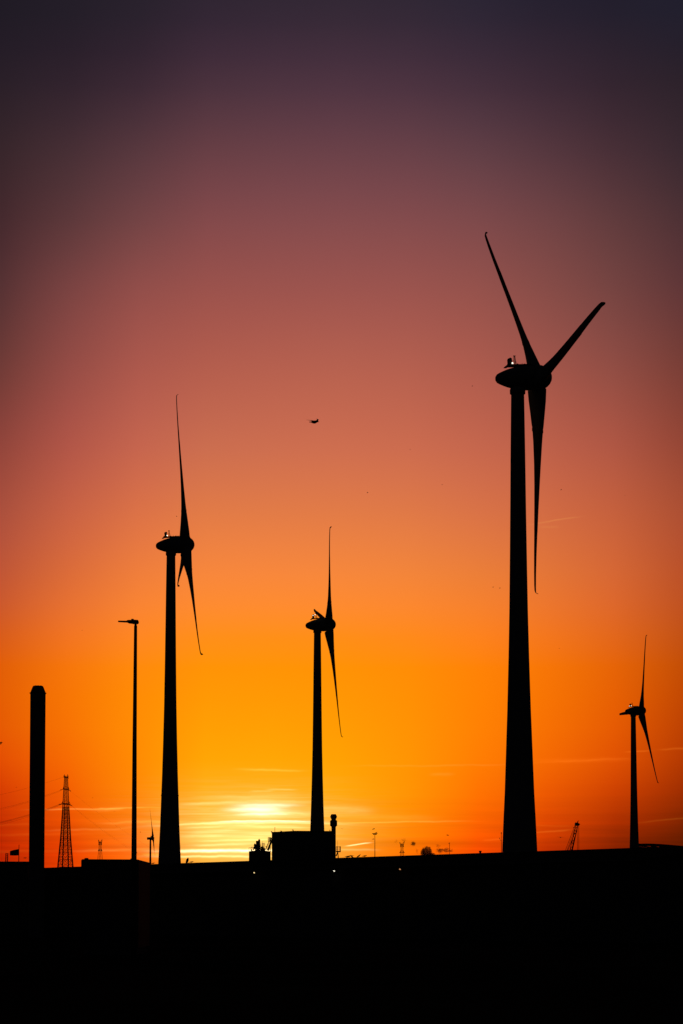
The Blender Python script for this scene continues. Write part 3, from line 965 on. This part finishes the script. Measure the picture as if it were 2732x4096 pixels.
b0 = at(2005.5, 3400, 330)
pm = empty('camera_post', (b0.x, 330, 0))
tag(pm, 'thin post with a side arm, just left of the largest tower', 'post')
q = 330 / FPX
zz = lambda v: at(2005, v, 330).z
MB().lathe([(1.5 * q, 0), (1.05 * q, zz(3362)), (.8 * q, zz(3332))], 10).build('pole', M['steel'], pm, True)
MB().box((0, 0, zz(3331.8)), (3.6 * q, .2, 5 * q)).build('camera_head', M['dark'], pm)
MB().path([(0, 0, zz(3365)), (-4.4 * q, 0, zz(3359)), (-6.5 * q, 0, zz(3354))], .7 * q).build('side_arm', M['steel'], pm)
MB().box((-6.9 * q, 0, zz(3353)), (2.6 * q, .2, 3.4 * q)).build('sensor', M['dark'], pm)
MB().box((0, 0, zz(3336.8)), (2.4 * q, .16, 1.4 * q)).build('clamp', M['dark'], pm)

# ------------------------------------------------------------------ crane
GD = 450.0
gpx = GD / FPX
cbp = at(2276, 3500, GD)
cr_ = empty('crane', (cbp.x, GD, 0))
tag(cr_, 'lattice boom crane with hoist ropes, right of the largest turbine tower', 'crane')
gx = lambda u: at(u, 3400, GD).x - cbp.x
gz = lambda v: at(2290, v, GD).z
foot = Vector((gx(2283 - 34), 0, gz(3404 + 118)))
foot.z = max(foot.z, 2.4)
# boom axis through (2283, 3403) and (2306.5, 3303)
A = Vector((gx(2284), 0, gz(3403)))
B = Vector((gx(2307), 0, gz(3304)))
d_ = (B - A).normalized()
F = A - d_ * ((A.z - 2.6) / d_.z)
side = Vector((d_.z, 0, -d_.x))
yv = Vector((0, 1, 0))
Lb = (B - F).length


def hwid(s):
    p = s * Lb
    fa = (A - F).length / Lb
    if s >= fa:
        return (4.7 - 0.7 * (s - fa) / (1 - fa)) * gpx
    return (4.7 * s / fa + 1.0) * gpx if s < .12 else 4.7 * gpx


boom = MB()
NS = 26
cor = lambda s, i, j: F + d_ * (Lb * s) + side * (i * hwid(s)) + yv * (j * hwid(s) * .9)
for i, j in ((-1, -1), (1, -1), (1, 1), (-1, 1)):
    for k in range(NS):
        boom.bar(cor(k / NS, i, j), cor((k + 1) / NS, i, j), (1.7 if i > 0 else 1.2) * gpx, n=5)
for k in range(NS):
    s0, s1 = k / NS, (k + 1) / NS
    fl2 = 1 if k % 2 else -1
    for j in (-1, 1):
        boom.bar(cor(s0, -fl2, j), cor(s1, fl2, j), .75 * gpx, n=4)
    for i in (-1, 1):
        boom.bar(cor(s0, i, -fl2), cor(s1, i, fl2), .5 * gpx, n=4)
# walkway and hoist line pipe along the boom's right side
boom.bar(cor(.15, .45, -1), cor(.86, .45, -1), 1.9 * gpx, n=6)
boom.build('boom', M['dark'], cr_)
hd = MB()
hd.box((gx(2307), 0, gz(3297)), (13.5 * gpx, 1.0, 12 * gpx), Matrix.Rotation(R(8), 3, 'Y')).box((gx(2314), 0, gz(3297.5)), (9 * gpx, .8, 8 * gpx), Matrix.Rotation(R(25), 3, 'Y'))
hd.build('boom_head', M['dark'], cr_)
MB().bar((gx(2317), 0, gz(3295)), (gx(2321), 0, gz(3298)), .11, .05, 6).build('sheave_arm', M['dark'], cr_)
for u0, v0, u1, v1, r_ in ((2299.5, 3303, 2260, 3406, .045), (2298, 3318, 2266, 3406, .04), (2300, 3330, 2270, 3404, .07), (2309.5, 3318, 2310, 3520, .04), (2315.5, 3303, 2315.2, 3520, .045)):
    MB().bar((gx(u0), 0, gz(v0)), (gx(u1), 0, max(gz(v1), .6)), r_, n=5).build('rope', M['cable'], cr_)
MB().bar((gx(2293), 0, gz(3310.5)), (gx(2301), 0, gz(3308)), .06, n=5).build('rope_guide', M['dark'], cr_)
MB().box((F.x - 2.2, 0, 2.6), (6.5, 3.0, 2.6)).build('machinery_house', M['cladding'], cr_)
MB().box((F.x + .8, -1.9, 2.5), (1.6, 1.2, 2.0)).build('cab', M['glass'], cr_)
for yy in (-1.8, 1.8):
    MB().box((F.x - 1.5, yy, .6), (6.6, .9, 1.1)).build('track', M['dark'], cr_)
MB().bar((F.x - 4, 0, 3.8), (gx(2268), 0, gz(3406)), .12, n=6).build('gantry', M['dark'], cr_)

# ------------------------------------------------------------------ curved truss at the right edge
AD = 1150.0
apx = AD / FPX
tr = empty('truss_bridge', (at(2640, 3400, AD).x, AD, 0))
tag(tr, 'dark curved steel truss running off the right edge', 'bridge')
ax_ = lambda u: at(u, 3400, AD).x - tr.location.x
az_ = lambda v: at(2640, v, AD).z
top_pts = [(2536, 3378.2), (2560, 3378), (2585, 3377.6), (2610, 3378.0), (2640, 3379.4), (2670, 3381.8), (2700, 3384.4), (2732, 3387.2), (2780, 3392), (2830, 3398)]
for yy in (0, 14):
    tp = MB()
    rr = []
    for u, v in top_pts:
        rr.append([(ax_(u), yy - .4, az_(v) - 3.0 * apx), (ax_(u), yy + .4, az_(v) - 3.0 * apx), (ax_(u), yy + .4, az_(v) + 3.6 * apx), (ax_(u), yy - .4, az_(v) + 3.6 * apx)])
    tp.loft(rr).build('top_chord', M['steel'], tr)
    bt = MB().loft([[(ax_(u), yy - .3, az_(v) - 1.2), (ax_(u), yy + .3, az_(v) - 1.2), (ax_(u), yy + .3, az_(v)), (ax_(u), yy - .3, az_(v))]
                    for u, v in ((2536, 3394), (2640, 3392.5), (2740, 3391), (2830, 3397))])
    bt.build('bottom_chord', M['steel'], tr)
    for (u0, v0, u1, v1, r_) in ((2545, 3382, 2640, 3393, 2.6), (2618, 3380, 2668, 3392, 2.9), (2652, 3382, 2690, 3391.5, 2.3), (2710, 3387, 2745, 3391, 2.2)):
        MB().bar((ax_(u0), yy, az_(v0)), (ax_(u1), yy, az_(v1)), r_ * apx, n=6).build('diagonal', M['steel'], tr)
    for u in (2538, 2824):
        MB().box((ax_(u), yy, az_(3395) / 2), (1.6, 1.4, az_(3395))).build('pier', M['concrete'], tr)
MB().box((ax_(2683), 7, az_(3397)), (ax_(2826) - ax_(2540), 14, .5)).build('deck', M['concrete'], tr)


# ------------------------------------------------------------------ lattice pylons
def lattice(mb, levels, rot, r_leg, r_br, panels):
    """levels: (height, half width); square tower turned by rot"""
    corners = [Vector((math.cos(rot + math.pi / 2 * k), math.sin(rot + math.pi / 2 * k), 0)) for k in range(4)]
    legs = []

    def hw_(z):
        for (z0, w0), (z1, w1) in zip(levels[:-1], levels[1:]):
            if z0 <= z <= z1:
                return w0 + (w1 - w0) * (z - z0) / (z1 - z0)
        return levels[-1][1]
    zs = panels
    for k in range(4):
        lm = MB()
        for z0, z1 in zip(zs[:-1], zs[1:]):
            lm.bar(corners[k] * hw_(z0) + Vector((0, 0, z0)), corners[k] * hw_(z1) + Vector((0, 0, z1)), r_leg * (1.15 - .72 * z0 / zs[-1]), n=5)
        legs.append(lm)
    for z0, z1 in zip(zs[:-1], zs[1:]):
        for k in range(4):
            a0, b0_ = corners[k] * hw_(z0), corners[(k + 1) % 4] * hw_(z0)
            a1, b1_ = corners[k] * hw_(z1), corners[(k + 1) % 4] * hw_(z1)
            Z0, Z1 = Vector((0, 0, z0)), Vector((0, 0, z1))
            f_ = 1.0 - .7 * z0 / zs[-1]
            mb.bar(a0 + Z0, b1_ + Z1, r_br * f_, n=4).bar(b0_ + Z0, a1 + Z1, r_br * f_, n=4)
            mb.bar(a1 + Z1, b1_ + Z1, r_br * f_ * .9, n=4)
    return legs, hw_


PD = 2600.0
ppx = PD / FPX
pb = at(262, 3400, PD)
py = empty('pylon', (pb.x, PD, 0))
tag(py, 'tallest lattice power pylon, between the chimney and the street lamp', 'pylon')
pz = lambda v: at(262, v, PD).z
lv = [(0, 43 * ppx * 1.02), (pz(3470), 32.5 * ppx), (pz(3353), 21.5 * ppx), (pz(3216), 12.6 * ppx), (pz(3157), 9.3 * ppx), (pz(3106), 6.6 * ppx)]
zz_ = [0]
steps = [3655, 3610, 3560, 3510, 3468, 3438, 3408, 3380, 3354, 3330, 3308, 3288, 3270, 3254, 3240, 3228, 3216, 3202, 3188, 3173, 3158, 3146, 3135, 3125, 3116, 3107]
pan = [max(0, pz(v)) for v in steps]
br = MB()
legs, hwf = lattice(br, lv, R(28), .85, .26, pan)
for lm in legs:
    # doubled leg members with lacing, as on tall crossing towers
    lm.build('leg', M['steel'], py)
cs_ = [Vector((math.cos(R(28) + math.pi / 2 * k), math.sin(R(28) + math.pi / 2 * k), 0)) for k in range(4)]
for z0, z1 in zip(pan[:-1], pan[1:]):
    if z0 > pz(3232):
        break
    nsub = 2
    for m_ in range(nsub):
        za, zb = z0 + (z1 - z0) * m_ / nsub, z0 + (z1 - z0) * (m_ + 1) / nsub
        for k in range(4):
            for k2 in ((k + 1) % 4, (k + 3) % 4):
                ea, eb = cs_[k] * hwf(za), cs_[k] * hwf(zb)
                ia, ib = ea.lerp(cs_[k2] * hwf(za), .22), eb.lerp(cs_[k2] * hwf(zb), .22)
                br.bar(ia + Vector((0, 0, za)), ib + Vector((0, 0, zb)), .2, n=4)
                br.bar(ea + Vector((0, 0, za)), ib + Vector((0, 0, zb)), .2, n=4)
br.build('bracing', M['steel'], py)
for (v, wd, hh, nm_) in ((3216, 15.5, 4.6, 'crossarm'), (3157, 11.0, 4.0, 'crossarm'), (3109, 8.8, 4.4, 'top_platform')):
    z = pz(v)
    am = MB()
    W = wd * ppx
    for yy in (-1, 1):
        am.box((0, yy * W * .5, z), (2 * W * .78, .6, hh * ppx), Matrix.Rotation(R(3), 3, 'Y'))
        for sgn in (-1, 1):
            am.bar((sgn * W * .7, yy * W * .5, z), (sgn * W * 1.12, 0, z - .6 - sgn * .8), .4, n=5)
            am.bar((sgn * hwf(z) * .9, yy * W * .3, z + 11 * ppx), (sgn * W * 1.1, 0, z), .32, n=5)
            am.bar((sgn * hwf(z) * .8, yy * W * .3, z + 6 * ppx), (sgn * W * .85, 0, z), .25, n=5)
    am.build(nm_, M['steel'], py)
ins = []
for (u0, v0, u1, v1) in ((252, 3157, 244, 3160), (275, 3158, 282.5, 3164.5), (248, 3215, 237.5, 3217.5), (250, 3216.5, 242, 3218.5), (278, 3217, 288, 3223), (279, 3215, 283, 3221)):
    i_ = MB()
    a = Vector((at(u0, v0, PD).x - pb.x, 0, at(u0, v0, PD).z))
    b = Vector((at(u1, v1, PD).x - pb.x, -2, at(u1, v1, PD).z))
    i_.bar(a, b, .3, n=5).ball(b, .6, 8, 5)
    i_.build('insulator', M['dark'], py)
for u in (260.5, 263, 267):
    MB().bar((at(u, 3106, PD).x - pb.x, 0, pz(3107)), (at(u, 3106, PD).x - pb.x, 0, pz(3102.5)), .3, .15, 5).build('lightning_rod', M['steel'], py)


def small_pylon(u, v_top, v_a1, v_a2, wl, wr, lift, D, label, w_a1, w_a2, lean):
    s_ = D / FPX
    bp = at(u, 3400, D)
    e = empty('pylon', (bp.x, D, 0))
    tag(e, label, 'pylon')
    z_ = lambda v: at(u, v, D).z
    levels = [(0, 20 * s_), (z_(3437), 10.4 * s_), (z_(v_a2), 6.2 * s_), (z_(v_a1), 4.6 * s_), (z_(v_a1 - 8), 3.4 * s_)]
    vs = [3655, 3600, 3550, 3510, 3480, 3458, 3440, 3424, v_a2 + 8, v_a2, v_a2 - 8, v_a2 - 16, v_a1, v_a1 - 8]
    vs = sorted(set(vs), reverse=True)
    bm_ = MB()
    lg, hf = lattice(bm_, levels, R(24), .46, .07, [max(0, z_(v)) for v in vs])
    for l_ in lg:
        l_.build('leg', M['steel'], e)
    bm_.build('bracing', M['steel'], e)
    for v, w_ in ((v_a1, w_a1), (v_a2, w_a2)):
        am = MB()
        for sgn in (-1, 1):
            for yy in (-1, 1):
                am.bar((0, yy * 1.2, z_(v)), (sgn * w_ * s_, 0, z_(v) - .3), .36, n=5)
                am.bar((sgn * 3.2 * s_, yy * 1.2, z_(v - 8)), (sgn * w_ * s_, 0, z_(v)), .28, n=5)
                am.bar((sgn * 4.2 * s_, yy * 1.2, z_(v)), (sgn * 4 * s_, yy * 1.2, z_(v - 7)), .34, n=5)
        am.build('crossarm', M['steel'], e)
    for (ut, vt) in ((wl, v_top + lift), (wr, v_top)):
        hm_ = MB()
        xt = at(ut, vt, D).x - bp.x
        sg = -1 if xt < 0 else 1
        for yy in (-1, 1):
            hm_.bar((sg * 4.4 * s_, yy * 1.0, z_(v_a1 - 3)), (xt, 0, z_(vt)), .62, .3, 5)
            hm_.bar((-sg * .5 * s_, yy * 1.0, z_(v_a1 - 9)), (xt, 0, z_(vt)), .35, .18, 5)
            hm_.bar((sg * 4.0 * s_, yy * 1.0, z_(v_a1 - 4)), (sg * 1.5 * s_, yy, z_(v_a1 - 11)), .6, .5, 5)
        hm_.build('horn', M['steel'], e)
    return e


small_pylon(400.5, 3357.5, 3379, 3403, 393.3, 408.7, 1.5, 3300, 'small distant pylon with two horns, just above the cabin roof', 6.5, 8.4, 0)
small_pylon(1608, 3364.5, 3387, 3410.5, 1598.3, 1618, 4.5, 3400, 'small distant pylon with two horns, beside the dark smoke', 7.2, 10.2, 0)


# overhead wires
def wire(u0, v0, D0, u1, v1, D1, sag, r, label):
    a, b = at(u0, v0, D0), at(u1, v1, D1)
    pts = []
    for k in range(25):
        s = k / 24
        p = a.lerp(b, s)
        p.z -= sag * 4 * s * (1 - s)
        pts.append(p)
    o = MB().path(pts, r, 5).build('power_cable', M['cable'])
    tag(o, label, 'cable', 'overhead power cables')


wire(252, 3109, PD, -500, 3235, 2000, 8, .07, 'topmost faint cable running left from the tall pylon top')
wire(244, 3160, PD, -500, 3296, 2000, 9, .09, 'upper middle cable running left from the upper crossarm')
wire(246, 3163, PD, -500, 3304, 2010, 9, .06, 'lower of the two cables leaving the upper crossarm leftward')
wire(237.5, 3217.5, PD, -500, 3345, 2000, 9, .13, 'upper of the three low cables running left from the wide crossarm')
wire(242, 3218.5, PD, -500, 3352, 2010, 9, .12, 'middle of the three low cables running left from the wide crossarm')
wire(240, 3221, PD, -500, 3358, 2020, 10, .08, 'lowest of the three low cables running left from the wide crossarm')
wire(282.5, 3164.5, PD, 820, 3490, 3600, 12, .035, 'upper faint cable descending rightward from the tall pylon')
wire(288, 3223, PD, 780, 3500, 3600, 14, .04, 'outer lower cable descending rightward from the tall pylon')
wire(283, 3221, PD, 770, 3505, 3620, 14, .035, 'inner lower cable descending rightward from the tall pylon')


# ------------------------------------------------------------------ birds
def gull_mesh(name, la, ra, sweep=.12, fold=False, bend=-18):
    """head to +x, left wing +y; la, ra: inner wing lift in degrees; about 0.55 m long, 1.25 m span"""
    mb = MB()
    prof = [(-.31, .006, .020, .0), (-.26, .035, .014, .0), (-.17, .045, .030, -.002), (-.08, .062, .058, -.006), (.02, .070, .068, -.010),
            (.10, .062, .062, -.006), (.16, .042, .045, .006), (.20, .038, .040, .014), (.235, .034, .036, .014), (.262, .018, .018, .008),
            (.285, .010, .011, .002), (.312, .004, .005, -.008)]
    rings = []
    for x, ry, rz, dz_ in prof:
        rings.append([(x, ry * math.cos(2 * math.pi * k / 12), dz_ + rz * math.sin(2 * math.pi * k / 12)) for k in range(12)])
    mb.loft(rings)
    for sgn, a in ((1, la), (-1, ra)):
        if fold:
            rr = []
            for x, w_, h_ in ((.10, .02, .03), (.04, .03, .05), (-.10, .028, .045), (-.24, .016, .022), (-.36, .006, .008)):
                rr.append([(x, sgn * (.045 + w_ * math.cos(2 * math.pi * k / 8)), .015 + h_ * math.sin(2 * math.pi * k / 8)) for k in range(8)])
            mb.loft(rr)
            mb.bar((.0, sgn * .025, -.06), (.01, sgn * .025, -.17), .007, n=5)
            continue
        stn = [(0.02, .17, .03, .018), (.12, .175, .05, .016), (.25, .165, .07, .012), (.38, .13, .05, .009), (.5, .085, -.01, .006), (.58, .045, -.07, .004), (.63, .012, -.12, .002)]
        y, z, prev = 0.03, .03, 0.0
        rr = []
        for s, c, x0, t_ in stn:
            ang = R(a if s < .27 else a + bend)
            ds = s - prev
            prev = s
            y += ds * math.cos(ang)
            z += ds * math.sin(ang)
            xc = .02 + x0 - sweep * s * .4
            rr.append([(xc + c * .5 * math.cos(2 * math.pi * k / 8), sgn * y, z + t_ * math.sin(2 * math.pi * k / 8)) for k in range(8)])
        mb.loft(rr)
    return mb.mesh(name, M['bird'], True)


G_SOAR = gull_mesh('gull', 6, 0, .3, False, -2)
G_BIG = gull_mesh('gull', 14, -3, .3, False, 4)
G_UP = gull_mesh('gull', 38, 34, .3, False, -20)
G_DOWN = gull_mesh('gull', 12, 14, .3, False, -46)
G_SIT = gull_mesh('gull', 0, 0, 0, True)


def bird(me, u, v, D, yaw, label, scale=1.0, roll=0, pitch=0, point=None, cat='bird', group='birds in the sky'):
    o = bpy.data.objects.new('gull', me)
    o.location = point if point is not None else at(u, v, D)
    o.rotation_euler = (R(roll), R(-pitch), R(yaw))
    o.scale = (scale,) * 3 if me is not G_BIG else (scale, scale, scale * 1.3)
    col.objects.link(o)
    tag(o, label, cat, group)
    return o


bird(G_BIG, 1256.5, 1687.5, 128, -26, 'large gull gliding alone, high between the two left turbines', 1.08, 4, -4)
SKYB = [
    (G_UP, 1889, 1545, 900, 20, 'tiny speck of a bird left of the largest nacelle'),
    (G_SOAR, 1640, 1798, 1000, 10, 'tiny bird speck below and right of the gliding gull'),
    (G_SOAR, 1768, 1939, 950, 30, 'tiny bird speck closest left of the largest tower, upper sky'),
    (G_UP, 1470, 1971, 760, 15, 'tiny bird above the middle turbine, to its right'),
    (G_DOWN, 2245, 1959, 760, 200, 'tiny bird right of the hanging blade of the largest turbine'),
    (G_SOAR, 2499, 1983, 1100, 200, 'faint bird speck high near the right edge'),
    (G_UP, 1972, 2349, 800, 30, 'left bird of a close pair beside the largest tower'),
    (G_DOWN, 2000, 2352, 800, 200, 'right bird of a close pair beside the largest tower'),
    (G_SOAR, 2237, 2594, 1000, 15, 'tiny bird speck right of the largest tower, below the blade tip'),
    (G_UP, 707, 2066, 900, 150, 'tiny bird speck left of the upright blade of the second turbine'),
    (G_SOAR, 328, 2521, 1100, 10, 'tiny bird speck left of the street lamp head'),
    (G_DOWN, 3, 2972, 300, 8, 'bird cut off by the left edge'),
    (G_SOAR, 65, 3149, 900, 20, 'bird speck left of the chimney, over the cables'),
    (G_SOAR, 370, 3191, 1000, 30, 'bird speck right of the tall pylon'),
    (G_SOAR, 458, 3245, 1000, 100, 'bird speck below the bright vapour trail by the street lamp'),
    (G_UP, 562, 3329, 1000, 30, 'bird speck above left of the distant turbine'),
    (G_DOWN, 101, 3432, 420, 150, 'dark bird diving between the flag and the chimney'),
    (G_UP, 1369, 3315.5, 700, 90, 'bird speck right of the exhaust stack'),
    (G_DOWN, 1494, 3316, 420, 25, 'bird flying just above the floodlight mast'),
    (G_SOAR, 1492, 3356.5, 500, 15, 'faint bird flying left of the floodlight mast pole'),
    (G_DOWN, 1791, 3340.5, 420, 160, 'bird flying above the thin lamp post and smoke wisps'),
    (G_SOAR, 2242, 3349.5, 330, 95, 'spread-winged bird left of the crane boom'),
    (G_UP, 1408.5, 3427.5, 330, 160, 'bird taking off just above the roof, right of the platform'),
]
for i, (me, u, v, D, yw, lb) in enumerate(SKYB):
    bird(me, u, v, D, yw, lb, 1.0, random.uniform(-12, 12), random.uniform(-8, 14))


def sitter(u, label, yaw=0, sc_=1.0, pitch=10, point=None):
    p = point or on_roof(u)
    bird(G_SIT, u, 0, 0, yaw, label, sc_, 0, pitch, p + Vector((0, 0, .165 * sc_)), 'bird', 'birds perched')


sitter(1391, 'leftmost bird perched on the roof right of the hall', 10, .7)
sitter(1396, 'perched bird with tail up, second from the hall', 10, .7, 25)
sitter(1434.5, 'upright perched bird on the roof, left of the floodlight mast', 20, .7, 35)
sitter(1458.5, 'crouching bird on the roof nearest the floodlight mast', 5, .62)
sitter(749.5, 'round dark bird standing on the roof right of the second turbine', 82, 1.45, 35)
sitter(766, 'small bird crouching beside the round bird on the roof', 5, .62)
sitter(0, 'gull sitting on top of the floodlight mast', 15, .8, 20, Vector((at(1505, 3333, md).x, md, mz(3333.2))))
sitter(0, 'hunched bird perched on top of the crane boom', 20, 1.4, 55, Vector((at(2310.5, 3290, GD).x, GD, at(2310, 3292.5, GD).z)))
sitter(612, 'tiny bird on the roof at the foot of the thick left tower', 5, .6)

# ------------------------------------------------------------------ smoke
def smoke_mat(name, dens, c, seed, nscale, amp=3.4, cut=.38, edge=3.5):
    m = bpy.data.materials.new(name)
    m.use_nodes = True
    t = m.node_tree
    for n in list(t.nodes):
        t.nodes.remove(n)
    out = t.nodes.new('ShaderNodeOutputMaterial')
    pv_ = t.nodes.new('ShaderNodeVolumePrincipled')
    pv_.inputs['Color'].default_value = (*c, 1)
    pv_.inputs['Anisotropy'].default_value = 0.0
    tx = t.nodes.new('ShaderNodeTexCoord')
    mp = t.nodes.new('ShaderNodeMapping')
    mp.inputs['Location'].default_value = (seed, seed * .7, seed * .3)
    t.links.new(tx.outputs['Object'], mp.inputs[0])
    nz = t.nodes.new('ShaderNodeTexNoise')
    nz.inputs['Scale'].default_value = nscale
    nz.inputs['Detail'].default_value = 4
    nz.inputs['Roughness'].default_value = .6
    t.links.new(mp.outputs[0], nz.inputs['Vector'])
    ln = t.nodes.new('ShaderNodeVectorMath')
    ln.operation = 'LENGTH'
    t.links.new(tx.outputs['Object'], ln.inputs[0])
    e1 = mth('SUBTRACT', 1.0, ln.outputs['Value'], tree=t)
    e2 = mth('ADD', mth('MULTIPLY', e1, 1.5, tree=t), mth('MULTIPLY', mth('SUBTRACT', nz.outputs['Fac'], 0.5, tree=t), amp, tree=t), tree=t)
    e3 = mth('SUBTRACT', e2, cut, tree=t)
    e4 = mth('MULTIPLY', e3, edge, clamp=True, tree=t)
    t.links.new(mth('MULTIPLY', e4, dens, tree=t), pv_.inputs['Density'])
    t.links.new(pv_.outputs[0], out.inputs['Volume'])
    return m


SMD = 1900.0
smx = SMD / FPX
PUFFS = [  # u, v, half width px, half height px, density, noise scale, label
    (1707, 3409, 25, 28, .36, 2.2, 'big dark smoke cloud billowing up behind the roof'),
    (1721, 3421, 24, 13, .34, 2.2, 'low dark smoke bank at the right foot of the big smoke cloud'),
    (1692, 3412, 13, 19, .20, 2.2, 'paler smoke shoulder on the left side of the big smoke cloud'),
    (1653, 3375, 13, 12, .30, 2.2, 'small dark detached smoke puff right of the horned pylon'),
    (1615, 3360, 16, 12, .06, 1.6, 'thin reddish smoke wisp over the horned pylon'),
    (1585, 3366, 8, 10, .05, 1.6, 'thin faint smoke wisp left of the horned pylon'),
    (1758, 3402, 19, 15, .26, 1.9, 'ragged dark smoke wisp left of the thin lamp post'),
    (1786, 3401, 30, 14, .22, 1.9, 'ragged smoke wisp drifting behind the thin lamp post'),
    (1668, 3405, 8, 20, .05, 1.6, 'faint upright smoke wisp left of the big smoke cloud'),
    (1752, 3383, 13, 8, .09, 1.8, 'faint small smoke wisp above the ragged wisps'),
]
for i, (u, v, hw2, hh2, dn_, ns_, lb) in enumerate(PUFFS):
    mb = MB().ball((0, 0, 0), 1.0, 20, 12)
    o = mb.build('smoke', smoke_mat('smoke_%d' % i, dn_ / (hw2 * smx) * 7.0, (.55, .26, .18), 3.1 * i + 1, ns_, *((1.5, .15, 7.0) if i < 3 else (3.6, .42, 4.0) if i == 3 else (5.2, .62, 3.0))))
    o.location = at(u, v, SMD)
    o.scale = (hw2 * smx, hw2 * smx * .8, hh2 * smx)
    tag(o, lb, 'smoke', 'smoke drifting behind the warehouse')
